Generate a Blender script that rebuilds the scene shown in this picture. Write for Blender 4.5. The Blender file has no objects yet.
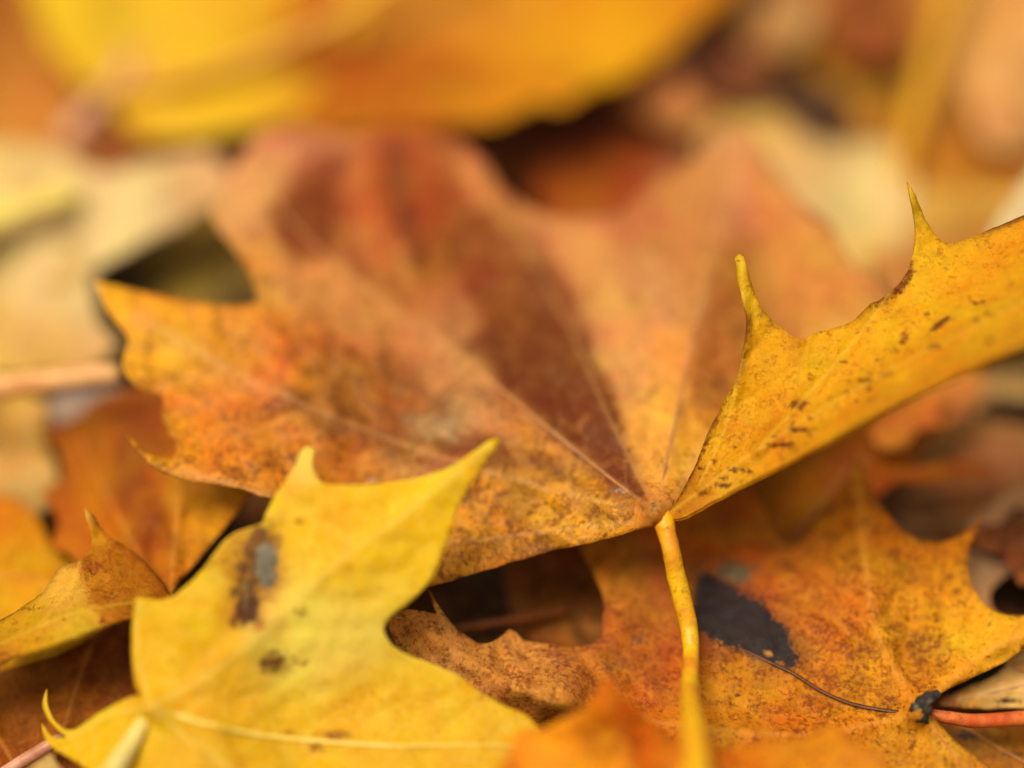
import bpy, math, random
import numpy as np
from mathutils import Vector, noise
from mathutils.geometry import delaunay_2d_cdt

random.seed(7)
rng = np.random.default_rng(7)
scene = bpy.context.scene
COL = scene.collection

# ------------------------------------------------------------------ camera
T = math.radians(33.0)          # downward tilt
H = 0.149                       # lens height above the top of the litter (m)
LENS, SENSOR = 70.0, 36.0
F = 1024 * LENS / SENSOR        # focal length in picture pixels
ZF = 0.22                       # focus distance
APER = 0.0205                   # lens opening (m)
KB = F * APER
CAMP = np.array([0.0, 0.0, H])
FW = np.array([0, math.cos(T), -math.sin(T)])
UP = np.array([0, math.sin(T), math.cos(T)])
RT = np.array([1.0, 0, 0])


def place(x, y, s):
    """World points for leaf points measured in the photograph: x, y and the focus offset s
    (how far out of focus the spot is, positive = farther) which gives its distance."""
    x = np.asarray(x, float); y = np.asarray(y, float); s = np.asarray(s, float)
    s = np.where(s > 20, 20 + (s - 20) * .80, s)
    z = 1.0 / np.maximum(1.0 / ZF - s / KB, 0.6)
    u = (x - 512) / F; v = (y - 384) / F
    return CAMP + z[..., None] * (FW + u[..., None] * RT - v[..., None] * UP)


def px_size(s):
    return 1.0 / max(1.0 / ZF - s / KB, 0.6) / F


def lin(c):
    c = np.asarray(c, float) / 255.0
    return np.where(c <= 0.04045, c / 12.92, ((c + 0.055) / 1.055) ** 2.4)


KA, KSAT = 0.78, 1.08


def C(r, g, b):
    """albedo from an estimated sRGB colour (0-255)"""
    c = lin((r, g, b)); l = c @ np.array([.2126, .7152, .0722])
    return tuple(np.clip((l + (c - l) * KSAT) * KA, 0.003, 0.9))


# ------------------------------------------------------------------ materials
def nn(nt, typ, **kw):
    n = nt.nodes.new(typ)
    for k, v in kw.items():
        setattr(n, k, v)
    return n


def mixrgb(nt, fac, a, b, blend='MIX'):
    n = nn(nt, 'ShaderNodeMix', data_type='RGBA', blend_type=blend)
    for sock, val in ((n.inputs[0], fac), (n.inputs[6], a), (n.inputs[7], b)):
        if hasattr(val, 'node'):
            nt.links.new(val, sock)
        elif isinstance(val, (int, float)):
            sock.default_value = val if sock is n.inputs[0] else (val, val, val, 1)
        else:
            sock.default_value = (*val[:3], 1)
    return n.outputs[2]


def math_(nt, op, a, b=None, clamp=False):
    n = nn(nt, 'ShaderNodeMath', operation=op, use_clamp=clamp)
    for sock, val in zip(n.inputs, (a, b)):
        if val is None:
            continue
        if hasattr(val, 'node'):
            nt.links.new(val, sock)
        else:
            sock.default_value = val
    return n.outputs[0]


def ramp(nt, val, lo, hi):
    n = nn(nt, 'ShaderNodeMapRange', interpolation_type='SMOOTHSTEP')
    nt.links.new(val, n.inputs[0])
    n.inputs[1].default_value = lo; n.inputs[2].default_value = hi
    return n.outputs[0]


def tex_noise(nt, vec, scale, detail=3, rough=0.55, dist=0.0):
    n = nn(nt, 'ShaderNodeTexNoise')
    nt.links.new(vec, n.inputs['Vector'])
    n.inputs['Scale'].default_value = scale
    n.inputs['Detail'].default_value = detail
    n.inputs['Roughness'].default_value = rough
    n.inputs['Distortion'].default_value = dist
    return n.outputs[0]


def leaf_material(name, fleck=(60, 30, 12), vein=(225, 180, 110), vein_amt=0.5, rough=0.5, spec=0.35,
                  trans=0.22, fleck_scale=900, vary=0.25, net=0.18, bump=0.35, speck=0.3, fleck_amt=0.72, blotch=0.0, pale=(205, 155, 105), pale_amt=.2):
    m = bpy.data.materials.new(name); m.use_nodes = True
    nt = m.node_tree; nt.nodes.clear()
    out = nn(nt, 'ShaderNodeOutputMaterial')
    tc = nn(nt, 'ShaderNodeTexCoord').outputs['Object']
    at = nn(nt, 'ShaderNodeAttribute', attribute_name='tint')
    st = nn(nt, 'ShaderNodeAttribute', attribute_name='stain')
    ve = nn(nt, 'ShaderNodeAttribute', attribute_name='vein').outputs['Fac']
    n_big = tex_noise(nt, tc, 110, 4, 0.6, 0.4)
    n_mid = tex_noise(nt, tc, fleck_scale * 0.42, 4, 0.62, 0.6)
    n_fin = tex_noise(nt, tc, fleck_scale, 4, 0.6, 0.3)
    n_dust = tex_noise(nt, tc, fleck_scale * 3.2, 2, 0.6)
    # tonal variation of the blade
    hsv = nn(nt, 'ShaderNodeHueSaturation')
    nt.links.new(at.outputs['Color'], hsv.inputs['Color'])
    hv = nn(nt, 'ShaderNodeMapRange'); nt.links.new(n_mid, hv.inputs[0])
    hv.inputs[1].default_value = .3; hv.inputs[2].default_value = .7
    hv.inputs[3].default_value = 1 - vary; hv.inputs[4].default_value = 1 + vary
    nt.links.new(hv.outputs[0], hsv.inputs['Value'])
    hh = nn(nt, 'ShaderNodeMapRange'); nt.links.new(n_big, hh.inputs[0])
    hh.inputs[1].default_value = .3; hh.inputs[2].default_value = .7
    hh.inputs[3].default_value = .5 - .018; hh.inputs[4].default_value = .5 + .018
    nt.links.new(hh.outputs[0], hsv.inputs['Hue'])
    col = hsv.outputs[0]
    # cell network between the fine veins
    vo = nn(nt, 'ShaderNodeTexVoronoi', feature='DISTANCE_TO_EDGE')
    nt.links.new(tc, vo.inputs['Vector']); vo.inputs['Scale'].default_value = 620
    netf = ramp(nt, vo.outputs['Distance'], 0.09, 0.0)
    col = mixrgb(nt, math_(nt, 'MULTIPLY', netf, net), col, C(*vein))
    # brown flecks whose density follows the alpha of the tint
    dens = at.outputs['Alpha']
    base_f = math_(nt, 'ADD', math_(nt, 'MULTIPLY', n_fin, 0.6), math_(nt, 'MULTIPLY', n_mid, 0.4))
    n_blo = tex_noise(nt, tc, fleck_scale * 0.30, 4, 0.65, 0.8)
    base_f = math_(nt, 'ADD', base_f, math_(nt, 'MULTIPLY', math_(nt, 'SUBTRACT', n_blo, 0.5), 0.42))
    thr = math_(nt, 'SUBTRACT', base_f, math_(nt, 'SUBTRACT', 0.66, math_(nt, 'MULTIPLY', dens, 0.26)))
    ff = ramp(nt, thr, -0.06, 0.13)
    ff = math_(nt, 'MULTIPLY', ff, fleck_amt)
    col = mixrgb(nt, ff, col, C(*fleck))
    if blotch:
        bl = tex_noise(nt, tc, 210, 6, 0.72, 0.5)
        bf = ramp(nt, math_(nt, 'ADD', bl, math_(nt, 'MULTIPLY', math_(nt, 'SUBTRACT', dens, 0.4), 0.22)), 0.50, 0.66)
        col = mixrgb(nt, math_(nt, 'MULTIPLY', bf, blotch), col, C(*fleck))
        b2 = tex_noise(nt, tc, 330, 6, 0.74, 0.6)
        col = mixrgb(nt, math_(nt, 'MULTIPLY', ramp(nt, b2, 0.47, 0.66), pale_amt), col, C(*pale))
        b3 = tex_noise(nt, tc, 520, 5, 0.75, 0.8)
        col = mixrgb(nt, math_(nt, 'MULTIPLY', ramp(nt, b3, 0.52, 0.66), math_(nt, 'MULTIPLY', dens, blotch * 1.1)), col, tuple(x * .8 for x in C(*fleck)))
    # pin-point specks
    vs = nn(nt, 'ShaderNodeTexVoronoi', feature='F1')
    nt.links.new(tc, vs.inputs['Vector']); vs.inputs['Scale'].default_value = 480
    sp = ramp(nt, math_(nt, 'ADD', vs.outputs['Distance'], math_(nt, 'MULTIPLY', n_big, 0.35)), 0.30, 0.2)
    col = mixrgb(nt, math_(nt, 'MULTIPLY', sp, speck), col, C(*fleck))
    # veins
    vf = math_(nt, 'MULTIPLY', ramp(nt, ve, 0.25, 0.9), vein_amt)
    col = mixrgb(nt, vf, col, C(*vein))
    # painted dark gaps and own stains, edge made ragged by the noise
    sa = math_(nt, 'ADD', st.outputs['Alpha'], math_(nt, 'MULTIPLY', math_(nt, 'SUBTRACT', n_mid, 0.5), 0.8))
    sa = math_(nt, 'ADD', sa, math_(nt, 'MULTIPLY', math_(nt, 'SUBTRACT', n_fin, 0.5), 1.3))
    sa = math_(nt, 'ADD', sa, math_(nt, 'MULTIPLY', math_(nt, 'SUBTRACT', n_dust, 0.5), 0.5))
    sf = math_(nt, 'MULTIPLY', ramp(nt, sa, 0.34, 0.84), 0.95)
    sf = math_(nt, 'MULTIPLY', sf, ramp(nt, st.outputs['Alpha'], 0.02, 0.2))
    sc2 = nn(nt, 'ShaderNodeHueSaturation'); nt.links.new(st.outputs['Color'], sc2.inputs['Color'])
    sv = nn(nt, 'ShaderNodeMapRange'); nt.links.new(tex_noise(nt, tc, 420, 6, 0.75, 1.0), sv.inputs[0])
    sv.inputs[1].default_value = .32; sv.inputs[2].default_value = .68; sv.inputs[3].default_value = .55; sv.inputs[4].default_value = 1.7
    nt.links.new(sv.outputs[0], sc2.inputs['Value'])
    scol = mixrgb(nt, math_(nt, 'MULTIPLY', n_fin, 0.3), sc2.outputs[0], (0.02, 0.012, 0.008))
    scol = mixrgb(nt, math_(nt, 'MULTIPLY', ramp(nt, ve, 0.2, 0.8), 0.22), scol, C(*vein))
    col = mixrgb(nt, sf, col, scol)
    b = nn(nt, 'ShaderNodeBump'); b.inputs['Strength'].default_value = bump; b.inputs['Distance'].default_value = 0.0006
    hgt = math_(nt, 'ADD', math_(nt, 'MULTIPLY', n_fin, 0.5), math_(nt, 'MULTIPLY', n_dust, 0.22))
    hgt = math_(nt, 'ADD', hgt, math_(nt, 'MULTIPLY', netf, 0.05))
    hgt = math_(nt, 'ADD', hgt, math_(nt, 'MULTIPLY', n_mid, 0.6))
    nt.links.new(hgt, b.inputs['Height'])
    p = nn(nt, 'ShaderNodeBsdfPrincipled')
    nt.links.new(col, p.inputs['Base Color'])
    rr = nn(nt, 'ShaderNodeMapRange'); nt.links.new(n_mid, rr.inputs[0])
    rr.inputs[3].default_value = rough - .12; rr.inputs[4].default_value = rough + .15
    nt.links.new(rr.outputs[0], p.inputs['Roughness'])
    p.inputs['Specular IOR Level'].default_value = spec
    nt.links.new(b.outputs[0], p.inputs['Normal'])
    tr = nn(nt, 'ShaderNodeBsdfTranslucent')
    sat = nn(nt, 'ShaderNodeHueSaturation'); sat.inputs['Saturation'].default_value = 1.15
    nt.links.new(col, sat.inputs['Color'])
    nt.links.new(sat.outputs[0], tr.inputs['Color']); nt.links.new(b.outputs[0], tr.inputs['Normal'])
    mx = nn(nt, 'ShaderNodeMixShader'); mx.inputs[0].default_value = trans
    nt.links.new(p.outputs[0], mx.inputs[1]); nt.links.new(tr.outputs[0], mx.inputs[2])
    nt.links.new(mx.outputs[0], out.inputs[0])
    return m


def stem_material(name, c1, c2, scale=500, rough=0.42):
    m = bpy.data.materials.new(name); m.use_nodes = True
    nt = m.node_tree
    p = nt.nodes['Principled BSDF']
    tc = nn(nt, 'ShaderNodeTexCoord').outputs['Object']
    n1 = tex_noise(nt, tc, scale * .35, 4, .6, .5); n2 = tex_noise(nt, tc, scale * 3, 3, .6)
    col = mixrgb(nt, ramp(nt, n1, .32, .66), C(*c1), C(*c2))
    col = mixrgb(nt, math_(nt, 'MULTIPLY', ramp(nt, tex_noise(nt, tc, scale * 1.1, 4, .65, .4), .48, .72), .5), col, tuple(x * .6 for x in C(*c2)))
    col = mixrgb(nt, math_(nt, 'MULTIPLY', ramp(nt, n2, .58, .72), .5), col, tuple(x * .35 for x in C(*c2)))
    nt.links.new(col, p.inputs['Base Color'])
    p.inputs['Roughness'].default_value = rough; p.inputs['Specular IOR Level'].default_value = .35
    p.inputs['Subsurface Weight'].default_value = 0.0
    b = nn(nt, 'ShaderNodeBump'); b.inputs['Strength'].default_value = .6; b.inputs['Distance'].default_value = .0004
    nt.links.new(math_(nt, 'ADD', n1, math_(nt, 'MULTIPLY', n2, .4)), b.inputs['Height']); nt.links.new(b.outputs[0], p.inputs['Normal'])
    return m


M_BROWN = leaf_material('brown_leaf', fleck=(100, 48, 18), fleck_amt=.8, vein=(210, 155, 95), vein_amt=.25, rough=.52, spec=.14, trans=.12, vary=.22, net=.05, fleck_scale=1500, blotch=.5, pale=(198, 130, 66), pale_amt=.3)
M_ORANGE = leaf_material('orange_leaf', fleck=(118, 56, 26), vein=(215, 150, 80), vein_amt=.25, rough=.6, spec=.1, fleck_amt=.85, trans=.15, vary=.22, net=.06, fleck_scale=2000, blotch=.4, pale=(218, 132, 50), pale_amt=.3)
M_YELLOW = leaf_material('yellow_leaf', fleck=(175, 105, 25), vein=(242, 215, 125), vein_amt=.26, rough=.58, spec=.14, trans=.28, vary=.07, net=.15, bump=.35, speck=.05, blotch=.1, pale=(240, 205, 95), pale_amt=.3)
M_UNDER = leaf_material('yellow_leaf_underside', fleck=(140, 76, 14), vein=(240, 200, 90), vein_amt=.25, rough=.6, spec=.12, trans=.3, vary=.14, net=.06, bump=.5, fleck_scale=1900, speck=.35, fleck_amt=.62, blotch=.15, pale=(232, 180, 60), pale_amt=.3)
M_TAN = leaf_material('tan_leaf', fleck=(150, 96, 55), vein=(232, 205, 158), vein_amt=.3, rough=.6, spec=.12, trans=.18, vary=.16, net=.06, blotch=.35, pale=(228, 196, 150), pale_amt=.3)
M_DARK = leaf_material('dark_leaf', fleck=(35, 20, 10), vein=(130, 85, 45), vein_amt=.35, rough=.65, spec=.1, trans=.06, blotch=.3)


# ------------------------------------------------------------------ helpers
def smooth_outline(pts, step, closed=True):
    """Catmull-Rom through the points; a third value of 1 marks a sharp tip. Returns points and the source index of each."""
    P = [np.array(p[:2], float) for p in pts]; K = [len(p) > 2 and p[2] == 1 for p in pts]
    n = len(P); out = []; src = []
    for i in range(n if closed else n - 1):
        p1, p2 = P[i], P[(i + 1) % n]
        p0 = P[i - 1] if (closed or i > 0) else p1
        p3 = P[(i + 2) % n] if (closed or i + 2 < n) else p2
        d = np.linalg.norm(p2 - p1)
        t1 = (p2 - p0) * .5; t2 = (p3 - p1) * .5
        if K[i]: t1 = (p2 - p1)
        if K[(i + 1) % n]: t2 = (p2 - p1)
        l1, l2 = np.linalg.norm(t1), np.linalg.norm(t2)
        if l1 > d: t1 = t1 * d / l1
        if l2 > d: t2 = t2 * d / l2
        k = max(1, int(round(d / step)))
        for j in range(k):
            t = j / k
            h = (2*t**3 - 3*t**2 + 1) * p1 + (t**3 - 2*t**2 + t) * t1 + (-2*t**3 + 3*t**2) * p2 + (t**3 - t**2) * t2
            out.append(h); src.append(i + t)
    if not closed:
        out.append(P[-1]); src.append(n - 1)
    return np.array(out), np.array(src)


def inside(poly, pts):
    x, y = pts[:, 0], pts[:, 1]; r = np.zeros(len(pts), bool)
    x1, y1 = poly[:, 0], poly[:, 1]; x2, y2 = np.roll(x1, -1), np.roll(y1, -1)
    for a, b, c, d in zip(x1, y1, x2, y2):
        if b == d: continue
        k = ((b > y) != (d > y)) & (x < (c - a) * (y - b) / (d - b) + a)
        r ^= k
    return r


def seg_dist(pts, a, b):
    ab = b - a; L = (ab ** 2).sum() + 1e-12
    t = np.clip(((pts - a) @ ab) / L, 0, 1)
    return np.sqrt(((pts - a - t[:, None] * ab) ** 2).sum(1)), t


def poly_dist(pts, line):
    d = np.full(len(pts), 1e9)
    for a, b in zip(line[:-1], line[1:]):
        d = np.minimum(d, seg_dist(pts, a, b)[0])
    return d


class Field:
    """thin-plate surface through control values"""
    def __init__(self, ctrl, lam=1e-3):
        c = np.array(ctrl, float); self.xy = c[:, :2] / 200; f = c[:, 2]; n = len(c)
        if n < 3:
            self.w = None; self.k = f.mean(); return
        A = np.zeros((n + 3, n + 3)); A[:n, :n] = self.phi(self.xy, self.xy) + lam * np.eye(n)
        A[:n, n] = 1; A[:n, n+1:] = self.xy; A[n, :n] = 1; A[n+1:, :n] = self.xy.T
        self.w = np.linalg.lstsq(A, np.concatenate([f, np.zeros(3)]), rcond=None)[0]

    @staticmethod
    def phi(a, b):
        r2 = ((a[:, None] - b[None]) ** 2).sum(2)
        return 0.5 * r2 * np.log(r2 + 1e-9)

    def __call__(self, p):
        if self.w is None: return np.full(len(p), self.k)
        q = np.asarray(p, float) / 200; n = len(self.xy)
        return self.phi(q, self.xy) @ self.w[:n] + self.w[n] + q @ self.w[n+1:]


def nz(p, sc, seed):
    return np.array([noise.noise((a / sc + seed * 3.7, b / sc - seed * 1.3, seed * .77)) for a, b in p])


def rgba_attr(me, name, arr):
    a = me.attributes.new(name, 'FLOAT_COLOR', 'POINT')
    a.data.foreach_set('color', np.ascontiguousarray(arr, np.float32).ravel())


def mesh_obj(name, verts, faces, mat, parent=None, smooth=True):
    me = bpy.data.meshes.new(name)
    me.from_pydata([tuple(map(float, v)) for v in verts], [], faces)
    if smooth: me.polygons.foreach_set('use_smooth', [True] * len(me.polygons))
    me.materials.append(mat)
    o = bpy.data.objects.new(name, me); COL.objects.link(o)
    if parent: o.parent = parent
    return o


def tube(name, pts, rad, mat, parent, origin, seg=10, flat=1.0, wob=0.0):
    """tapered round tube through world points"""
    P = np.array(pts, float); n = len(P); V = []; Fc = []
    tang = np.gradient(P, axis=0); tang /= np.linalg.norm(tang, axis=1)[:, None] + 1e-12
    up = np.array([0, 0, 1.0])
    for i in range(n):
        s1 = np.cross(tang[i], up); s1 /= np.linalg.norm(s1) + 1e-9; s2 = np.cross(s1, tang[i])
        for k in range(seg):
            a = 2 * math.pi * k / seg
            r = rad[i] * (1 + wob * noise.noise(tuple(P[i] * 900 + np.array([math.cos(a), math.sin(a), 0]) * .8)))
            V.append(P[i] + r * (math.cos(a) * s1 + math.sin(a) * s2 * flat) - origin)
    for i in range(n - 1):
        for k in range(seg):
            a, b = i * seg + k, i * seg + (k + 1) % seg
            Fc.append((a, b, b + seg, a + seg))
    Fc.append(tuple(range(seg))[::-1]); Fc.append(tuple((n - 1) * seg + k for k in range(seg)))
    return mesh_obj(name, V, Fc, mat, parent)


def px_tube(name, pts, mat, parent, origin, step=8, **kw):
    """pts: (x, y, s, radius in px)"""
    c, src = smooth_outline([p[:2] for p in pts], step, False)
    a = np.array(pts, float); idx = np.arange(len(pts))
    s = np.interp(src, idx, a[:, 2]); r = np.interp(src, idx, a[:, 3])
    W = place(c[:, 0], c[:, 1], s)
    return tube(name, W, [ri * px_size(si) for ri, si in zip(r, s)], mat, parent, origin, **kw)


def empty(name, loc, label, cat, group=None):
    o = bpy.data.objects.new(name, None); COL.objects.link(o)
    o.empty_display_size = 0.01; o.location = tuple(map(float, loc))
    o['label'] = label; o['category'] = cat
    if group: o['group'] = group
    return o


def branches(line, seed, spacing=42, ang=48, frac=.42):
    """side veins along one main vein"""
    r = random.Random(seed); c, _ = smooth_outline(line, 6, False)
    d = np.concatenate([[0], np.cumsum(np.linalg.norm(np.diff(c, axis=0), axis=1))]); L = d[-1]; out = []
    t = spacing * .8; side = 1
    while t < L * .93:
        i = min(np.searchsorted(d, t), len(c) - 2)
        dr = c[i + 1] - c[i]; dr = dr / (np.linalg.norm(dr) + 1e-9)
        a = math.radians(ang + r.uniform(-9, 9)) * side
        ln = frac * min(L - t * .6, 220) * r.uniform(.75, 1.1)
        p = c[i].copy(); q = [p.copy()]
        for k in range(6):
            v = np.array([dr[0] * math.cos(a) - dr[1] * math.sin(a), dr[0] * math.sin(a) + dr[1] * math.cos(a)])
            p = p + v * ln / 6; q.append(p.copy()); a *= .93
        out.append(np.array(q)); side = -side; t += spacing * r.uniform(.4, .75)
    return out


HEIGHTS = []
ALL_LEAVES = 'fallen maple leaves'


def blade_mesh(name, outline, depth, cols, mat, root, org, veins=(), stains=(), step=6, ripple=1.0, seed=1, ragged=.6,
               wrap=None, patches=(), holes=(), thick=.00025, relief=.5, vein_w=2.2, sub=True, edge_brown=0.0, crinkle=.25, edge_to=1e9, jag=None, specks=None, glow=None, motley=None, halo=None):
    out, src = smooth_outline(outline, step * .8)
    if ragged:
        nx = nz(out, 11, seed) + .6 * nz(out, 4.5, seed + 9); ny = nz(out, 11, seed + 4) + .6 * nz(out, 4.5, seed + 5)
        tip = np.array([len(outline[int(round(t)) % len(outline)]) > 2 and abs(t - round(t)) < .25 for t in src])
        out = out + np.stack([nx, ny], 1) * (ragged * np.where(tip, .15, 1))[:, None]
    if jag is None: jag = 9 if step >= 8 else 0
    if jag:
        out = out + np.stack([nz(out, 34, seed + 1) + .5 * nz(out, 15, seed + 7), nz(out, 34, seed + 11) + .5 * nz(out, 15, seed + 13)], 1) * jag
    lo, hi = out.min(0), out.max(0)
    gx, gy = np.meshgrid(np.arange(lo[0], hi[0], step), np.arange(lo[1], hi[1], step))
    g = np.stack([gx.ravel(), gy.ravel()], 1) + rng.uniform(-.28, .28, (gx.size, 2)) * step
    g = g[inside(out, g)]
    closed = np.vstack([out, out[:1]])
    g = g[poly_dist(g, closed) > step * .45]
    lines = []
    for v in veins:
        lines.append(smooth_outline(v, step, False)[0])
    sub_lines = []
    if sub:
        for k, v in enumerate(veins):
            sub_lines += branches(v, seed * 31 + k)
    extra = []
    for ln in lines:
        tn = np.gradient(ln, axis=0); tn /= np.linalg.norm(tn, axis=1)[:, None] + 1e-9
        nr = np.stack([-tn[:, 1], tn[:, 0]], 1)
        extra += [ln, ln + nr * vein_w * 1.3, ln - nr * vein_w * 1.3]
    hl = [smooth_outline(h, step)[0] for h in holes]
    pts = [out]
    edges = [(i, (i + 1) % len(out)) for i in range(len(out))]; n0 = len(out)
    for h in hl:
        pts.append(h); edges += [(n0 + i, n0 + (i + 1) % len(h)) for i in range(len(h))]; n0 += len(h)
    if extra:
        e = np.vstack(extra); e = e[inside(out, e)]; e = e[poly_dist(e, closed) > step * .3]
        if len(e):
            keep = np.ones(len(g), bool)
            for ln in lines: keep &= poly_dist(g, ln) > step * .7
            g = g[keep]; pts.append(e)
    pts.append(g)
    allp = np.vstack(pts)
    V2, _, FC, ov, _, _ = delaunay_2d_cdt([Vector(p) for p in allp], edges, [], 1, 1e-4)
    V = np.array([tuple(v) for v in V2]); FC = [list(f) for f in FC]
    if hl:
        cen = np.array([V[f].mean(0) for f in FC]); bad = np.zeros(len(FC), bool)
        for h in hl: bad |= inside(h, cen)
        FC = [f for f, b in zip(FC, bad) if not b]
    # depth
    s = Field(depth)(V)
    s = s + ripple * (nz(V, 130, seed) * 1.6 + nz(V, 46, seed + 2) * .7) + crinkle * nz(V, 17, seed + 6)
    vd = np.zeros(len(V))
    for ln in lines:
        d = poly_dist(V, ln); vd = np.maximum(vd, np.exp(-(d / vein_w) ** 2)); s = s - relief * 1.4 * np.exp(-(d / (vein_w * 4)) ** 2)
    for ln in sub_lines:
        d = poly_dist(V, ln); vd = np.maximum(vd, .6 * np.exp(-(d / (vein_w * .8)) ** 2)); s = s + relief * .5 * np.exp(-(d / (vein_w * 3)) ** 2)
    # colour
    w = np.zeros(len(V)) + 1e-9; tint = np.zeros((len(V), 4))
    for c in cols:
        x, y, r, col = c[:4]; fl = c[4] if len(c) > 4 else .35
        k = np.exp(-((V[:, 0] - x) ** 2 + (V[:, 1] - y) ** 2) / (1.3 * r * r)) + 1e-9
        tint += k[:, None] * np.array([*C(*col), fl])[None]; w += k
    tint /= w[:, None]
    if motley is None: motley = 16 if step >= 8 else 0
    if motley:
        rs = random.Random(seed * 7 + 1); lo2, hi2 = V.min(0), V.max(0)
        for k in range(motley):
            c = np.array([rs.uniform(max(lo2[0], -60), min(hi2[0], 1090)), rs.uniform(max(lo2[1], -60), min(hi2[1], 820))])
            q = V - c; a = rs.uniform(0, 3.14); q = np.stack([q[:, 0] * math.cos(a) + q[:, 1] * math.sin(a), -q[:, 0] * math.sin(a) + q[:, 1] * math.cos(a)], 1)
            r1 = rs.uniform(8, 22); r2 = r1 * rs.uniform(1, 2.6)
            k_ = rs.uniform(.35, .8) * np.exp(-((q[:, 0] / r2) ** 2 + (q[:, 1] / r1) ** 2))
            f_ = np.array(rs.choice([(.42, .32, .3), (.6, .5, .4), (1.15, 1.2, 1.35), (.8, .62, .45), (1.1, 1.1, .9)]))
            tint[:, :3] = tint[:, :3] * (1 - k_[:, None]) + k_[:, None] * np.clip(tint[:, :3] * f_, 0, .85)
    if glow:
        gc, gw, ga = glow
        for lns, am, wd in ((lines, ga, gw), (sub_lines, ga * .6, gw * .55)):
            kk = np.zeros(len(V))
            for ln in lns: kk = np.maximum(kk, np.exp(-(poly_dist(V, ln) / wd) ** 2))
            kk = (kk * am * np.clip(.7 + .8 * nz(V, 24, seed + 15), 0, 1))[:, None]
            tint = tint * (1 - kk) + kk * np.array([*C(*gc), .2])[None]
    for (poly, col, fl, soft, amt) in patches:
        poly = np.array(poly, float); q = V + soft * .5 * np.stack([nz(V, 28, seed + 3), nz(V, 28, seed + 5)], 1)
        ins = inside(poly, q); d = poly_dist(q, np.vstack([poly, poly[:1]]))
        k = amt * np.clip(.5 + np.where(ins, d, -d) / soft, 0, 1); k = (k * k * (3 - 2 * k))[:, None]
        tint = tint * (1 - k) + k * np.array([*C(*col), fl])[None]
    if edge_brown:
        d = poly_dist(V, out[src <= edge_to]); k = edge_brown * np.exp(-(d / 4) ** 2) * np.clip(.6 + 1.2 * nz(V, 30, seed + 8), 0, 1)
        for q in outline:
            if len(q) > 2 and q[2] == 1: k = k * np.clip((np.hypot(V[:, 0] - q[0], V[:, 1] - q[1]) - 12) / 45, .15, 1)
        tint[:, :3] = tint[:, :3] * (1 - k[:, None]) + k[:, None] * np.array(C(120, 60, 20))
        tint[:, 3] += k * .5
    stn = np.zeros((len(V), 4)); stn[:, :3] = C(40, 28, 20)
    stains = list(stains)
    if specks:
        rs = random.Random(seed)
        n, line, spread, col, size = specks
        for k in range(n):
            q = np.array(line[rs.randrange(len(line) - 1)], float); q2 = np.array(line[line.index(tuple(q)) + 1], float)
            c = q + (q2 - q) * rs.random() + np.array([rs.gauss(0, spread), rs.gauss(0, spread)])
            r0 = size * rs.uniform(.6, 1.5)
            stains.append(([(c[0], c[1], r0 * rs.uniform(1, 1.9), r0 * rs.uniform(.6, 1))], col, 1, rs.uniform(.6, 1.0)))
    for sx in stains:
        poly, col, soft, amt = sx
        poly = np.array(poly, float)
        if len(poly) == 1:
            x, y, rx, ry = poly[0]; d = np.sqrt(((V[:, 0] - x) / rx) ** 2 + ((V[:, 1] - y) / ry) ** 2)
            a = amt * np.clip(1.25 - d * .75, 0, 1)
        else:
            ins = inside(poly, V); d = poly_dist(V, np.vstack([poly, poly[:1]]))
            a = amt * np.clip(.5 + np.where(ins, d, -d) / soft, 0, 1)
        up = a > stn[:, 3]
        stn[up, :3] = C(*col); stn[:, 3] = np.maximum(stn[:, 3], a)
    W = place(V[:, 0], V[:, 1], s)
    if wrap:
        i0, i1, steps = wrap
        ids = [k for k in range(len(out)) if i0 <= src[k] <= i1]
        inv = {}
        for k, o in enumerate(ov):
            for q in o: inv[q] = k
        row = [inv[k] for k in ids if k in inv]; base = row[:]
        Vl = [V]; Sl = [s]; Tl = [tint]; St = [stn]; vl = [vd]; n = len(V)
        for (dx, dy, ds) in steps:
            new = list(range(n, n + len(base))); n += len(base)
            fade = np.linspace(0, 1, len(base)); fade = np.clip(np.minimum(fade, 1 - fade * .0) * 6, 0, 1)
            Vl.append(V[base] + np.array([dx, dy]) * fade[:, None]); Sl.append(s[base] + ds * fade)
            Tl.append(tint[base]); St.append(stn[base] * 0); vl.append(vd[base] * 0)
            for k in range(len(row) - 1): FC.append([row[k], row[k + 1], new[k + 1], new[k]])
            row = new
        V = np.vstack(Vl); s = np.concatenate(Sl); tint = np.vstack(Tl); stn = np.vstack(St); vd = np.concatenate(vl)
        W = place(V[:, 0], V[:, 1], s)
    HEIGHTS.append((root['label'][:40], W[:, 2].min(), W[:, 2].max()))
    o = mesh_obj(name, W - org, FC, mat, root)
    me = o.data
    rgba_attr(me, 'tint', tint); rgba_attr(me, 'stain', stn)
    a = me.attributes.new('vein', 'FLOAT', 'POINT'); a.data.foreach_set('value', vd.astype(np.float32))
    md = o.modifiers.new('thickness', 'SOLIDIFY'); md.thickness = thick; md.offset = 0
    return o, Field(depth)


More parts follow.
